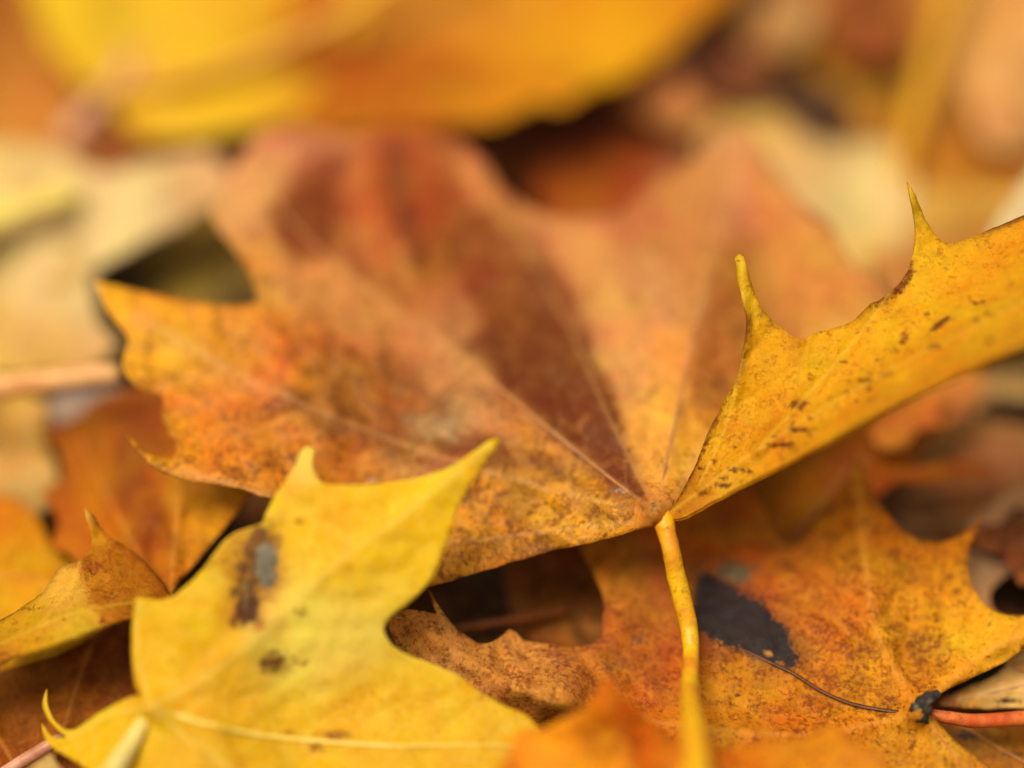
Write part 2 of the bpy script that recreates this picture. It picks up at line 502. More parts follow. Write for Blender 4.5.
def leaf(label, anchor, outline, depth, cols, mat, veins=(), stalk=None, stalk_mat=None, vein_mat=None, vein_r=1.6, vein_lift=.5,
         group=ALL_LEAVES, **kw):
    f = Field(depth)
    org = place(anchor[0], anchor[1], f(np.array([anchor[:2]], float))[0])
    root = empty('maple_leaf', org, label, 'leaf', group)
    b, f = blade_mesh('blade', outline, depth, cols, mat, root, org, veins, **kw)
    if vein_mat:
        rp, sd = kw.get('ripple', 1.0), kw.get('seed', 1)
        oc = smooth_outline(outline, 6)[0]
        for iv, v in enumerate(veins):
            vr = vein_r[iv] if isinstance(vein_r, (list, tuple)) else vein_r
            if vr <= 0: continue
            c, _ = smooth_outline(v, 7, False)
            c = c[inside(oc, c)]
            if len(c) < 4: continue
            s = f(c) + rp * (nz(c, 130, sd) * 1.6 + nz(c, 46, sd + 2) * .7) + kw.get('crinkle', .25) * nz(c, 17, sd + 6) - kw.get('relief', .5) * 1.4 - vein_lift * .12
            W = place(c[:, 0], c[:, 1], s)
            tt = np.linspace(1, .25, len(c))
            tube('vein', W, [vr * t * px_size(si) for t, si in zip(tt, s)], vein_mat, root, org, seg=8, flat=.8)
    if stalk:
        px_tube('stalk', stalk, stalk_mat, root, org, seg=14, wob=.08)
    return root, org


def loose_stalk(name, label, cat, pts, mat, group=None):
    org = place(*[np.array(v) for v in pts[0][:3]])
    root = empty(name, org, label, cat, group)
    px_tube('stem', pts, mat, root, org, seg=12, wob=.1)
    return root


# ------------------------------------------------------------------ stalk and vein stuff
S_YELLOW = stem_material('yellow_stalk', (238, 185, 50), (215, 135, 30))
S_PALE = stem_material('pale_stalk', (240, 220, 150), (225, 190, 100))
S_RED = stem_material('reddish_stalk', (225, 125, 70), (190, 80, 40))
S_BEIGE = stem_material('beige_stalk', (230, 175, 115), (205, 140, 85))
S_OCHRE = stem_material('ochre_stalk', (225, 165, 60), (205, 140, 45))
S_PINK = stem_material('pinkish_stalk', (215, 160, 130), (190, 125, 95))
S_BROWN = stem_material('brown_twig', (150, 80, 35), (110, 55, 22))
V_TAN = stem_material('tan_vein', (205, 145, 95), (185, 115, 70))
V_ORANGE = stem_material('orange_vein', (215, 140, 65), (190, 105, 45))
V_PALE = stem_material('pale_vein', (240, 210, 115), (232, 190, 80))
V_BROWN = stem_material('brown_vein', (70, 40, 25), (110, 60, 30))

EXPOSURE = 0.70
# ================================================================= the large brown leaf with its yellow stalk and curled lobe
L1_D = [(660,520,0),(600,540,1),(450,575,2.5),(300,500,5),(128,434,6),(250,490,5),(95,282,14),(170,390,10),(255,300,14),(400,380,12.5),
        (330,400,11),(520,470,6),(480,370,12.5),(330,250,21),(240,160,31),(300,130,33),(345,190,30),(400,135,33.5),(440,200,28),(480,150,34),(400,250,22),(560,330,18),
        (560,215,29),(660,420,7),(700,300,17),(740,140,33),(640,180,33),(620,330,15.5),(760,300,19),(860,300,20),(800,380,13),(700,490,3)]
root1, org1 = leaf('large brown and orange leaf with yellow stalk and a lobe curled up in spikes', (662,521),
  [(662,522,1),(640,529),(600,541),(560,549),(520,560),(480,572),(430,586),(385,590),(340,560),(310,515),(285,500),(262,497),(247,490),
   (211,485),(192,483),(165,473),(150,464),(136,450),(127,434,1),(142,450),(158,457),(173,458),(177,446),(168,430),(162,414),(163,397),
   (140,388),(124,371),(124,355),(128,338),(108,312),(95,282,1),(125,288),(165,297),(210,304),(240,306),(256,300),(250,275),(228,240),
   (212,215),(222,190),(240,160),(262,135),(300,130),(350,134),(400,130),(450,138),(485,160),(505,190),(540,212),(580,218),(620,212),
   (650,185),(690,160),(720,130),(750,128,1),(770,165),(800,200),(830,225),(850,260),(880,290),(900,320),(890,350),(840,385),(790,405),
   (740,440),(700,490),(678,514)],
  L1_D,
  [(150,330,45,(232,156,58),.25),(250,360,60,(208,126,48),.5),(180,440,40,(220,140,48),.55),(350,400,50,(186,106,42),.5),(400,300,50,(178,108,56),.4),
   (440,430,40,(165,122,85),.5),(520,510,60,(220,142,36),.72),(330,460,60,(208,122,38),.65),(480,540,40,(222,150,40),.65),(600,515,35,(222,140,42),.5),
   (560,390,35,(128,62,28),.6),(520,300,40,(140,72,38),.5),(610,450,18,(120,58,24),.5),(620,360,30,(205,140,85),.2),(640,300,35,(190,128,82),.2),
   (640,440,20,(215,150,75),.2),(690,440,25,(222,150,55),.3),(760,300,45,(178,108,55),.4),(720,400,35,(180,105,42),.45),(320,160,30,(180,105,75),.3),
   (320,220,30,(150,66,30),.5),(370,170,30,(168,88,48),.4),(430,200,40,(158,78,38),.5),(480,190,30,(180,95,60),.3),(250,190,30,(208,145,95),.2),
   (300,270,28,(212,145,80),.2),(380,250,30,(165,85,50),.3),(560,240,35,(190,118,78),.2),(640,210,35,(180,108,66),.3),(720,180,40,(195,128,90),.2),
   (820,280,40,(205,135,75),.3),(770,200,30,(190,120,75),.3),(450,330,25,(185,120,80),.3)],
  M_BROWN,
  veins=[[(655,512),(600,470),(520,405),(440,340),(360,285),(290,220),(250,160)],
         [(655,515),(560,492),(450,460),(340,420),(230,370),(140,315)],
         [(657,508),(675,420),(695,330),(715,240),(745,140)],
         [(650,520),(560,530),(440,540),(300,505),(180,470)],
         [(664,510),(730,420),(800,350),(870,310)],
         [(655,508),(610,420),(555,300),(470,170)]],
  vein_mat=V_TAN, vein_r=[1.2,0,1.2,0,0,0], stalk=[(659,504,1.6,4),(661,513,.2,9),(664,522,-.6,11.5),(667,534,-.7,9.5),(671,550,-1,9),(676,575,-.5,9.5),(683,602,0,10),(689,628,0,9),(691,652,-1,8.2),(690,680,-5,8.8),(690,700,-10,9.5),(693,723,-16,11),(697,768,-24,13.5),(702,830,-33,15.5),(720,960,-38,18)],
  stalk_mat=S_YELLOW, step=5, ripple=.9, seed=3,
  patches=[([(655,512),(625,500),(560,440),(505,385),(470,350),(500,300),(520,260),(545,260),(575,320),(605,390),(640,470)],(110,48,16),.75,22,.95),  # fold valleys and creases shaded, facets lightened in the tint, over own browns
           ([(500,330),(440,270),(415,230),(420,180),(455,165),(500,200),(530,250),(540,320)],(142,72,32),.65,30,.85),
           ([(270,215),(290,180),(320,150),(345,160),(345,215),(325,262),(295,265),(275,240)],(124,48,16),.55,22,.95),
           ([(355,160),(400,140),(440,150),(455,185),(440,260),(425,290),(400,240),(375,220)],(156,72,28),.5,24,.85),
           ([(385,150),(400,140),(412,190),(425,260),(412,270),(392,215)],(112,46,18),.6,16,.85),([(440,150),(470,150),(500,190),(520,230),(500,220),(465,185)],(194,124,72),.2,18,.7),
           ([(345,150),(372,148),(385,230),(398,275),(380,270),(355,225)],(184,100,52),.35,16,.7),([(540,215),(600,225),(640,300),(660,340),(640,380),(600,330)],(208,146,84),.15,22,.7),
           ([(740,150),(790,200),(850,270),(870,320),(800,340),(770,260)],(204,132,68),.3,24,.7),([(640,190),(700,150),(730,160),(715,240),(690,300),(660,260)],(186,118,66),.3,20,.7),
           ([(250,200),(262,150),(300,138),(280,170),(262,215)],(206,148,90),.15,20,.7),
           ([(270,385),(360,400),(440,410),(520,440),(580,480),(480,475),(400,460),(320,435)],(140,78,36),.65,26,.8),
           ([(660,510),(640,465),(640,400),(655,330),(690,330),(690,400),(676,470)],(222,150,72),.15,22,.7),
           ([(690,420),(700,330),(725,240),(760,230),(760,330),(730,400)],(170,98,46),.45,20,.7),
           ([(520,520),(600,498),(640,518),(600,532),(500,562),(450,570),(455,540)],(224,150,42),.72,16,.7),
           ([(330,420),(300,330),(380,340),(450,380),(420,430)],(150,82,34),.6,40,.6),
           ([(250,290),(280,250),(400,330),(520,430),(500,440),(380,360)],(192,126,76),.35,24,.6)], ragged=.9, crinkle=.3, edge_brown=.35, relief=.5, vein_w=3, glow=((212, 150, 86), 9, .5),
  stains=[([(440,428,44,22)],(172,140,98),1,.62),([(285,405,30,9)],(110,45,25),1,.6),([(330,420,24,8)],(120,50,25),1,.45),([(655,510,7,16)],(90,45,22),1,.5),([(372,482,5,3)],(200,180,170),1,.8),
          ([(620,492,12,5)],(205,190,185),1,.6),([(548,551,12,3)],(90,70,60),1,.6),([(470,495,18,4)],(120,100,90),1,.55)])

# the lobe that has rolled up: its yellow underside faces the lens
lobe_out = [(663,521,1),(672,508),(684,490),(695,468),(703,448),(710,430),(722,408),(736,380),(743,352),(746,334),(747,318),(742,300),(737,272),
   (735,258),(739,254,1),(744,259),(750,282),(757,300),(766,314),(776,324),(784,330),(792,336),(800,339),(809,337),(818,332),(836,328),(850,323),(862,313),(872,304),
   (880,301),(890,292),(900,283),(908,270),(913,252),(915,240),(914,218),(907,182,1),(915,196),(922,214),(930,228),(938,239),(944,243),(956,243),(968,239),
   (990,230),(1024,216),(1080,190),(1130,165,1),(1150,240),(1100,300),(1060,330),(1024,346),(985,364),(940,386),(900,404),(860,425),(820,447),(780,468),(740,488),(705,507),(685,518)]
LOBE_D = [(663,521,0),(746,334,0),(739,256,0),(800,338,0),(880,301,0),(908,184,.5),(944,243,0),(1024,216,1),(1130,165,6),(700,490,-1),(780,450,-4),(860,405,-7),(940,358,-9),(1024,316,-11),
          (740,488,-3.5),(860,425,-11),(940,386,-15),(1024,346,-19),(1120,280,-22),(820,380,-2.5),(900,310,-1.8),(960,290,-2.5)]
blade_mesh('curled_lobe', lobe_out, LOBE_D,
  [(720,430,40,(230,164,30),.48),(800,370,50,(232,168,32),.42),(900,300,50,(232,168,30),.38),(990,260,40,(230,162,28),.42),(745,290,18,(228,180,62),.2),
   (912,215,16,(228,175,60),.15),(690,490,20,(200,125,30),.5),(780,450,25,(222,148,28),.5),(860,408,25,(224,152,28),.45),(950,355,30,(222,148,22),.35),(1020,320,40,(225,155,30),.3),(720,490,15,(225,165,60),.3)],
  M_UNDER, root1, org1, seed=11, step=3.2, edge_to=45, specks=(95, [(705,495),(765,462),(835,415),(905,362),(965,322),(1024,298)], 17, (136,70,18), 2.5), ripple=.5, ragged=.75, crinkle=.16, edge_brown=1.0, relief=.45, vein_w=1.8, thick=.0003,
  veins=[[(667,516),(740,462),(830,405),(930,350),(1060,285)],[(700,485),(728,420),(742,350),(742,262)],[(760,448),(830,370),(890,290),(911,190)]],
  wrap=(50.0,61.2,[(-1,-1,3),(-3,-6,6),(-6,-14,9),(-8,-24,12)]),
  stains=[([(907,258),(914,260),(915,274),(909,287),(900,295),(888,301),(880,306),(870,309),(866,306),(880,297),(893,288),(903,276)],(122,56,18),9,.85),
          ([(868,306),(884,302),(892,302),(880,309),(870,312)],(80,36,14),6,.8),
          ([(735,385),(744,350),(738,385),(720,420),(700,465),(680,500),(672,510),(684,488),(702,448)],(112,54,18),7,.85),
          ([(938,322),(946,317),(953,313),(950,322),(940,330),(932,333),(926,336),(930,329)],(110,50,15),4,1),
          ([(800,405,11,7)],(120,55,14),1,.8),([(812,378,6,4)],(125,60,15),1,.75),([(868,383,8,4)],(120,55,14),1,.8),([(802,430,18,4)],(105,48,14),1,.8),
          ([(780,445,20,4)],(100,45,14),1,.75),([(738,470,16,4)],(110,52,14),1,.75),([(725,485,16,4)],(110,60,20),1,.7),([(880,360,7,3)],(120,60,15),1,.6),
          ([(840,352,4,3)],(120,55,14),1,.7),([(905,335,7,4)],(150,75,16),1,.6),([(890,375,10,3)],(125,60,14),1,.6),([(846,395,9,3)],(125,60,14),1,.65),
          ([(739,262,5,2)],(120,85,40),1,.7),([(1000,300,20,4)],(160,85,15),1,.5),([(930,370,30,4)],(180,95,14),1,.5)])

# ================================================================= the yellow leaf in front
leaf('clear yellow leaf at the front with a grey and brown blotch and a pale midrib', (150,708),
  [(152,706,1),(143,696),(130,698),(112,706),(95,716),(80,727),(70,730),(61,727),(53,718),(48,706),(47,689,1),(43,703),(46,715),(52,724),(59,731),(67,737,1),(56,738),(49,733),(42,723,1),(44,735),(49,744),(57,751),
   (66,756),(85,768),(110,785),(160,812),(230,840),(330,870),(430,880),(520,860),(570,820),(590,790),(560,760),(545,738),(530,718),(505,706),(478,690),(460,676),(432,664),(410,656),(396,648),(388,640),(384,628),
   (392,615),(410,602),(424,588),(434,574),(443,552),(449,535),(458,508),(470,486),(484,465),(497,446),(499,438,1),(490,440),(476,450),(460,461),(448,468),(425,476),(400,481),(370,485),(345,485),(325,484),(318,478),(313,466),
   (316,449,1),(307,447),(300,453),(296,464),(286,480),(275,496),(266,514),(262,523),(248,528),(232,534),(220,546),(208,562),(195,578),(184,588),(172,597),(158,600),(137,597,1),(134,610),(132,640),(133,668),(137,688)],
  [(150,708,-9),(45,700,-2.5),(66,745,-5),(310,450,-6.5),(499,438,-7),(385,635,-6.8),(137,598,-8),(300,740,-6.8),(520,720,-6.2),(330,870,-18),(130,790,-12),(580,810,-12),(230,640,-8),(330,560,-8),(260,540,-7),(440,540,-7.4),(430,740,-6.5)],
  [(400,510,60,(240,194,52),.05),(320,560,60,(238,190,62),.08),(200,640,50,(232,180,54),.08),(300,640,40,(238,205,95),.06),(380,620,30,(236,200,85),.08),(330,740,60,(228,176,38),.12),
   (480,740,40,(226,172,44),.15),(100,735,30,(232,180,40),.1),(240,780,60,(224,166,30),.12),(290,600,25,(240,210,110),.08),(215,560,22,(222,165,50),.15),(305,465,15,(240,210,105),.04),(240,535,12,(205,140,45),.3),(560,790,40,(215,150,30),.2)],
  M_YELLOW, veins=[[(152,706),(200,680),(260,635),(330,570),(410,510),(490,445)],[(152,706),(200,722),(260,735),(330,742),(400,746),(470,745),(540,748)],[(150,706),(138,650),(140,605)],
                   [(150,708),(110,715),(70,738)],[(152,708),(190,740),(240,775),(320,830)]],
  vein_mat=V_PALE, vein_r=[0,3.4,0,0,0], vein_lift=.9, stalk=[(153,704,-8,7),(146,718,-9,8),(130,745,-11,9),(112,772,-14,10.5),(80,815,-18,13),(40,870,-22,15)], stalk_mat=S_PALE,
  step=4, ripple=.45, seed=21, ragged=.5, crinkle=.2, relief=.3, vein_w=3.2,
  patches=[([(215,560),(245,525),(285,520),(285,585),(268,610),(275,640),(225,630),(225,600)],(190,125,40),.5,30,.75),
           ([(255,640),(300,600),(380,600),(395,650),(330,690),(270,690)],(242,212,105),.03,40,.7)],  # pale area: blade highlight painted into the tint
  stains=[([(238,545),(250,528),(268,520),(280,536),(280,562),(272,588),(262,602),(264,624),(246,632),(232,622),(234,604),(228,594),(234,566)],(112,68,34),30,.9),([(264,562,15,30)],(126,118,102),1,1.15),
          ([(236,600),(252,592),(262,602),(258,622),(246,626),(234,620)],(72,32,14),9,1),([(232,622,8,6)],(110,58,20),1,.75),([(258,628,14,8)],(180,105,45),1,.65),([(273,664,17,15)],(105,52,25),1,.95),([(292,662,20,6)],(150,80,35),1,.6),
          ([(302,612,8,10)],(170,105,40),1,.65),([(300,520,6,5)],(170,90,30),1,.7),([(335,736,18,7)],(140,75,28),1,.8),([(318,746,10,7)],(130,62,22),1,.75),([(292,735,24,6)],(165,100,40),1,.6),
          ([(205,755,10,3)],(130,70,20),1,.6),([(320,580,6,3)],(195,130,40),1,.5),([(180,748,7,3)],(150,85,25),1,.5),([(398,710,9,4)],(170,110,35),1,.5),([(490,700,20,10)],(205,125,50),1,.5),([(370,780,25,9)],(160,95,30),1,.45),([(285,480,6,4)],(190,120,40),1,.5)])

# ================================================================= left: small curled mottled lobe
leaf('narrow mottled yellow brown leaf curled up into one thorn-like tip at left', (-70,690),
  [(-150,700,1),(-60,640),(0,621),(25,606),(45,590),(58,570),(68,564),(78,562),(87,555),(92,544),(91,532),(87,520),(84,508,1),(92,514),(100,527),(108,536),(122,545),(138,556),(152,570),(163,584),(172,598),(190,612),(200,630),(160,622),(140,618),(118,622),(105,626),(80,636),(40,650),(0,662),(-60,682)],
  [(-100,670,-2),(0,630,-1),(60,590,0),(85,510,4),(130,560,3.5),(172,600,2),(110,624,-5),(0,662,-6),(-60,685,-6)],
  [(20,630,25,(215,155,50),.35),(62,590,14,(232,178,80),.25),(110,575,18,(200,118,32),.6),(88,535,12,(222,145,50),.35),(140,575,18,(190,105,28),.5),(70,625,15,(215,160,60),.35),(130,605,15,(190,110,35),.5),(0,655,20,(200,135,45),.5),(88,515,8,(228,165,85),.2)],
  M_UNDER, veins=[[(-70,672),(0,645),(70,615),(150,600)],[(40,625),(75,580),(86,515)]], step=3.2, ripple=.6, seed=31, edge_to=22, ragged=.8, edge_brown=.7, crinkle=.2,
  wrap=(22.0,29.0,[(0,-3,2),(0,-9,5),(-4,-18,8),(-6,-28,11)]),
  stains=[([(95,568,14,9)],(135,65,15),1,.7),([(110,598,10,7)],(140,70,18),1,.6),([(103,622,6,6)],(150,55,25),1,.8),([(40,640,10,4)],(140,70,18),1,.6),([(30,610,14,4)],(120,60,15),1,.6),([(2,656,8,4)],(150,60,25),1,.7),([(80,575,5,4)],(150,80,25),1,.5)])

# ================================================================= right: the big orange leaf with a black blotch
leaf('broad orange leaf with a charcoal blotch and black knot at its stalk end', (922,712),
  [(920,713,1),(932,700),(948,689),(965,681),(985,672),(1005,662),(1024,648),(1045,635),(1070,615,1),(1040,612),(1022,616),(1000,614),(985,604),(975,592),(969,575),(968,560),(970,545),(976,530),(984,513,1),(972,527),(960,536),(945,541),
   (925,541),(908,534),(894,522),(882,506),(872,490),(863,474),(855,452,1),(850,472),(842,490),(832,505),(818,520),(806,533),(795,546),(785,540),(772,522),(758,500),(742,480),(722,488),(700,495),(680,505),(655,512),(620,522),
   (592,532),(578,543),(590,566),(598,585),(604,602),(602,622),(596,640),(585,646),(565,647),(540,643),(525,641),(515,632),(508,630,1),(502,636),(490,643),(478,643),(462,634),(450,622),(440,608),(428,588,1),(433,605),(436,614),(424,612),(408,610),(396,613),(388,622),
   (393,638),(400,652),(415,680),(440,710),(500,750),(580,790),(700,800),(820,810),(900,830),(960,840),(1010,800),(990,768),(975,757),(958,744),(943,728),(934,718)],
  [(920,713,0),(1024,650,2),(1070,615,4),(984,513,11),(925,541,10),(855,452,14),(860,600,5),(795,546,11),(742,480,17),(690,520,14),(745,620,4),(800,670,2),(600,550,10),(604,610,6),(560,647,4),(500,640,3),(428,588,3),(390,620,1),
   (480,680,-1),(560,700,-2),(620,690,2),(700,700,0),(760,720,-1),(880,740,-1),(940,740,-1.5),(990,768,-3),(700,800,-8),(950,840,-8),(500,750,1),(650,630,5),(560,735,3)],
  [(860,520,45,(224,128,30),.6),(930,590,40,(228,140,32),.62),(985,640,30,(232,170,60),.35),(830,610,45,(202,112,46),.7),(890,660,40,(224,150,46),.68),(745,550,30,(214,116,46),.5),(700,540,25,(215,110,35),.25),(680,590,28,(190,95,55),.3),
   (640,640,35,(178,92,40),.75),(660,670,35,(184,94,38),.62),(620,590,25,(190,110,50),.35),(600,560,20,(205,115,35),.3),(750,690,40,(200,125,45),.6),(830,715,40,(220,128,36),.72),(900,740,40,(212,140,50),.55),(560,690,30,(205,135,72),.72),
   (500,660,30,(210,140,75),.65),(410,630,25,(222,155,75),.6),(450,650,25,(215,150,85),.55),(540,720,30,(205,130,60),.7),(790,580,30,(200,122,52),.4),(725,525,12,(180,78,36),.4),(690,545,24,(222,118,40),.3),(960,745,20,(215,145,60),.5),(600,700,30,(200,125,50),.6),(700,760,60,(210,120,35),.4)],
  M_ORANGE, veins=[[(918,710),(880,640),(865,560),(856,470)],[(918,712),(940,690),(990,650),(1060,618)],[(925,716),(950,750),(985,800)],[(916,714),(800,735),(640,720),(520,690),(420,625)]],
  vein_mat=V_ORANGE, vein_r=[0,0,1.2,0], stalk=[(930,713,0,4.5),(945,717,0,6.5),(975,721,1,7),(1024,718,2,7.5),(1100,712,6,8),(1180,712,12,9)], stalk_mat=S_RED,
  step=3.6, ripple=.8, seed=41, ragged=.8, crinkle=.35, edge_brown=.3, relief=.7, vein_w=2.6, glow=((228, 152, 62), 7, .4),
  patches=[([(690,560),(720,558),(760,580),(800,630),(812,675),(790,680),(740,664),(690,645),(680,600)],(150,84,44),.6,26,.75)],
  stains=[([(700,574),(712,573),(720,580),(732,583),(740,592),(752,596),(764,604),(772,618),(784,624),(790,640),(797,655),(796,669),(778,663),(760,660),(745,652),(728,647),(714,640),(698,632),(692,615),(694,592)],(34,35,38),20,1.25),
          ([(735,573,24,15)],(110,108,84),1,.8),([(700,572,16,8)],(130,80,60),1,.6),([(640,640,16,10)],(95,68,50),1,.6),([(650,600,16,10)],(140,85,55),1,.4),([(725,520,8,8)],(120,50,40),1,.7),
          ([(885,705,22,4)],(70,45,25),1,.6),([(900,745,10,5)],(150,80,50),1,.5),([(560,660,16,5)],(140,105,85),1,.5),([(610,668,14,8)],(120,85,65),1,.5),([(735,690,14,7)],(110,65,40),1,.5),([(768,652,7,7)],(205,140,75),1,1.2)])
knot_root = bpy.data.objects[bpy.data.objects[-1].name] if False else [o for o in bpy.data.objects if o.name.startswith('maple_leaf') and 'black knot' in o['label']][0]
korg = np.array(knot_root.location)
px_tube('dark_vein', [(918,713,-.7,3.2),(890,711,-.5,2.4),(850,703,.1,2.1),(820,690,.7,2.1),(795,674,1.1,2.1),(770,662,1.9,1.8),(735,646,2.9,1.3)], V_BROWN, knot_root, korg, seg=8, flat=.6, wob=.3)
# the black knot: a shrivelled lump where the veins meet
def lump(name, pts, mat, parent, org, seed):
    V = []; Fc = []
    for (x, y, s, r) in pts:
        c = place(np.array(x), np.array(y), np.array(s)); R = r * px_size(s); n0 = len(V)
        for i in range(9):
            th = math.pi * i / 8
            for j in range(14):
                ph = 2 * math.pi * j / 14
                d = np.array([math.sin(th) * math.cos(ph), math.sin(th) * math.sin(ph), math.cos(th)])
                k = R * (1 + .45 * noise.noise(tuple(d * 1.8 + seed + x)))
                V.append(c + d * k - org)
        for i in range(8):
            for j in range(14):
                a, b = n0 + i * 14 + j, n0 + i * 14 + (j + 1) % 14
                Fc.append((a, b, b + 14, a + 14))
    return mesh_obj(name, V, Fc, mat, parent)
M_KNOT = stem_material('black_knot', (36, 32, 29), (56, 46, 38), scale=1400, rough=.85)
lump('knot', [(921,716,-2.5,7.5),(916,709,-2.5,6.5),(922,703,-2.5,7),(929,698,-2.5,6.5),(936,695,-2,4.6),(927,710,-3,5.5),(924,721,-2,5),(914,714,-2,4)], M_KNOT, knot_root, korg, 3)
S_GREY = stem_material('pale_flake', (120, 108, 95), (90, 78, 68), scale=600)
px_tube('flake', [(915,704,-5,1.2),(917,708,-5.2,1.7),(917,712,-5,1)], S_GREY, knot_root, korg, step=2, seg=8)
px_tube('flake', [(927,704,-5,1),(930,701,-5.2,1.4),(933,700,-5,.8)], S_GREY, knot_root, korg, step=2, seg=8)

# ================================================================= very near, blurred orange leaf at the bottom edge
leaf('deep orange leaf at the bottom edge, nearest and quite out of focus', (700,980),
  [(485,810),(500,765),(518,738),(552,722),(585,704),(606,672,1),(626,698),(646,716),(672,738),(704,742),(734,752),(766,744),(800,738),(832,724),(850,738),(872,744),(890,768),(920,860),(900,960),(700,1010),(520,940)],
  [(606,672,-17),(520,760,-17),(860,745,-15),(700,740,-11),(700,900,-30),(520,920,-34),(900,900,-30)],
  [(560,760,50,(224,136,10),.4),(640,740,40,(216,116,4),.5),(760,760,60,(218,124,8),.5),(850,760,40,(214,122,20),.5),(607,690,15,(220,130,25),.4)],
  M_ORANGE, veins=[[(700,980),(660,850),(610,705)],[(700,980),(780,850),(850,745)]], step=6, ripple=1.4, jag=6, motley=14, seed=51, stalk=[(700,985,-36,12),(705,1060,-40,13),(720,1120,-44,14)], stalk_mat=S_OCHRE)

# ================================================================= left side, mid distance
leaf('rust orange leaf with a folded edge beneath the brown leaf', (170,610),
  [(262,470),(252,490),(244,503),(228,523),(212,543),(196,563),(180,582),(168,600),(150,605),(110,600),(84,578),(70,556),(50,548,1),(58,520),(40,494,1),(62,478),(58,450),(36,428,1),(74,420),(96,400),(130,390),(170,380),(230,420)],
  [(245,495,9),(170,600,5),(110,590,9),(60,520,17),(60,420,25),(160,390,22),(175,500,11),(120,500,15),(215,510,9)],
  [(210,520,30,(212,130,42),.4),(120,480,40,(178,98,25),.4),(100,420,30,(168,86,22),.45),(110,560,30,(185,105,28),.4),(160,530,14,(170,86,22),.5),(180,500,10,(215,130,55),.3),(65,470,20,(150,80,30),.5)],
  M_ORANGE, veins=[[(170,600),(174,550),(178,500),(180,440)],[(165,598),(120,520),(80,440)]], step=5, ripple=.8, seed=61, relief=.9, edge_brown=.5,
  patches=[([(110,400),(165,395),(172,450),(150,455),(165,520),(150,590),(135,520),(105,470)],(146,72,18),.6,24,.8),([(75,480),(110,470),(130,560),(100,580)],(196,116,34),.4,24,.7)],
  stains=[([(128,495,14,22)],(120,60,20),1,.55),([(200,508,12,7)],(150,80,25),1,.45)])
leaf('dark russet leaf lying flat in the shade below the curled tip at left', (40,820),
  [(-120,640),(0,630),(100,600),(180,600),(230,640),(240,740),(180,840),(60,860),(-120,820)],
  [(0,650,7),(180,610,7),(100,760,1.5),(-100,800,0),(200,820,-3)],
  [(60,700,60,(138,66,16),.5),(30,740,40,(165,84,22),.45),(150,660,40,(120,58,18),.5),(0,720,30,(160,80,20),.4)],
  M_ORANGE, veins=[[(40,820),(60,740),(90,650),(110,610)],[(40,820),(0,740),(-60,670)]], step=6, ripple=.8, seed=71)
loose_stalk('leaf_stalk', 'short pink leaf stalk poking in at the bottom left corner', 'leaf stalk',
  [(-60,815,-1,7),(0,776,-1,7),(30,757,-1,7),(58,740,-1,6),(64,737,-.6,4)], S_PINK, 'loose leaf stalks')
leaf('yellow orange leaf at the left edge behind the curled thorny tip', (-120,600),
  [(-140,480),(-40,490),(15,498),(40,520),(52,548),(85,572),(130,596),(120,620),(40,660),(-80,680),(-160,600)],
  [(-100,490,24),(20,500,21),(60,560,14),(120,610,8.5),(-60,660,9),(0,580,14)],
  [(20,540,40,(205,128,35),.3),(20,600,40,(215,150,40),.3),(80,590,25,(200,125,40),.3)],
  M_ORANGE, veins=[[(-120,600),(-20,575),(90,592)]], vein_mat=V_ORANGE, step=7, ripple=.8, seed=73)
leaf('pale tan leaf corner at the left edge under the thick beige stalk', (-120,430),
  [(-140,385),(-40,380),(15,388),(42,402),(50,430),(44,455),(58,490),(40,512),(0,515),(-140,520)],
  [(-100,400,33),(30,400,30),(50,490,22.5),(-100,510,23)],
  [(10,440,40,(210,152,82),.25),(30,500,20,(190,150,95),.25)], M_TAN, step=9, ripple=.8, seed=75)
leaf('small grey mauve leaf scrap beside the thick beige stalk', (100,420),
  [(50,398),(90,388),(135,392),(165,420),(140,438),(112,432),(98,452),(100,480),(80,478),(62,450)],
  [(50,398,30),(150,400,28),(90,470,24)], [(90,410,40,(150,128,122),.3),(80,460,20,(120,100,98),.4)], M_TAN, step=7, ripple=.5, seed=77)
loose_stalk('leaf_stalk', 'thick beige leaf stalk lying across the left edge', 'leaf stalk',
  [(-120,402,20,12),(-60,396,20,12),(0,387,19,11.5),(60,379,18,11),(105,374,17.5,10),(120,373,17.5,8)], S_BEIGE, 'loose leaf stalks')

# ================================================================= left side, far
leaf('wide pale tan leaf, blurred, left of the dark olive gap', (-80,260),
  [(-120,140),(0,140),(50,150),(110,172),(165,158),(210,155),(232,185),(200,215),(165,232),(130,250),(104,268),(95,295),(100,325),(116,348),(90,365),(30,372),(-120,380)],
  [(-80,150,52),(50,150,50),(210,160,46),(110,345,30),(-80,370,32),(100,260,39)],
  [(60,270,50,(226,190,136),.15),(100,200,50,(224,188,132),.15),(200,180,30,(216,168,112),.2),(20,170,40,(232,196,126),.1),(50,345,30,(205,145,80),.25),(-20,340,40,(215,165,80),.2),(150,220,25,(226,192,142),.1)],
  M_TAN, veins=[[(-80,260),(40,240),(200,180)],[(-80,262),(20,300),(100,330)]], step=9, ripple=1, seed=81)
leaf('bright lemon yellow leaf tip resting on the pale tan leaf', (-70,250),
  [(-160,230),(-60,215),(0,198),(40,186),(70,182),(82,190,1),(66,204),(30,212),(0,226),(-60,262),(-160,300)],
  [(-100,240,38),(0,210,40),(80,190,42),(-50,255,35)], [(20,205,60,(238,210,112),.03)], M_TAN, veins=[[(-70,240),(0,212),(75,190)]], step=7, ripple=.5, seed=83)
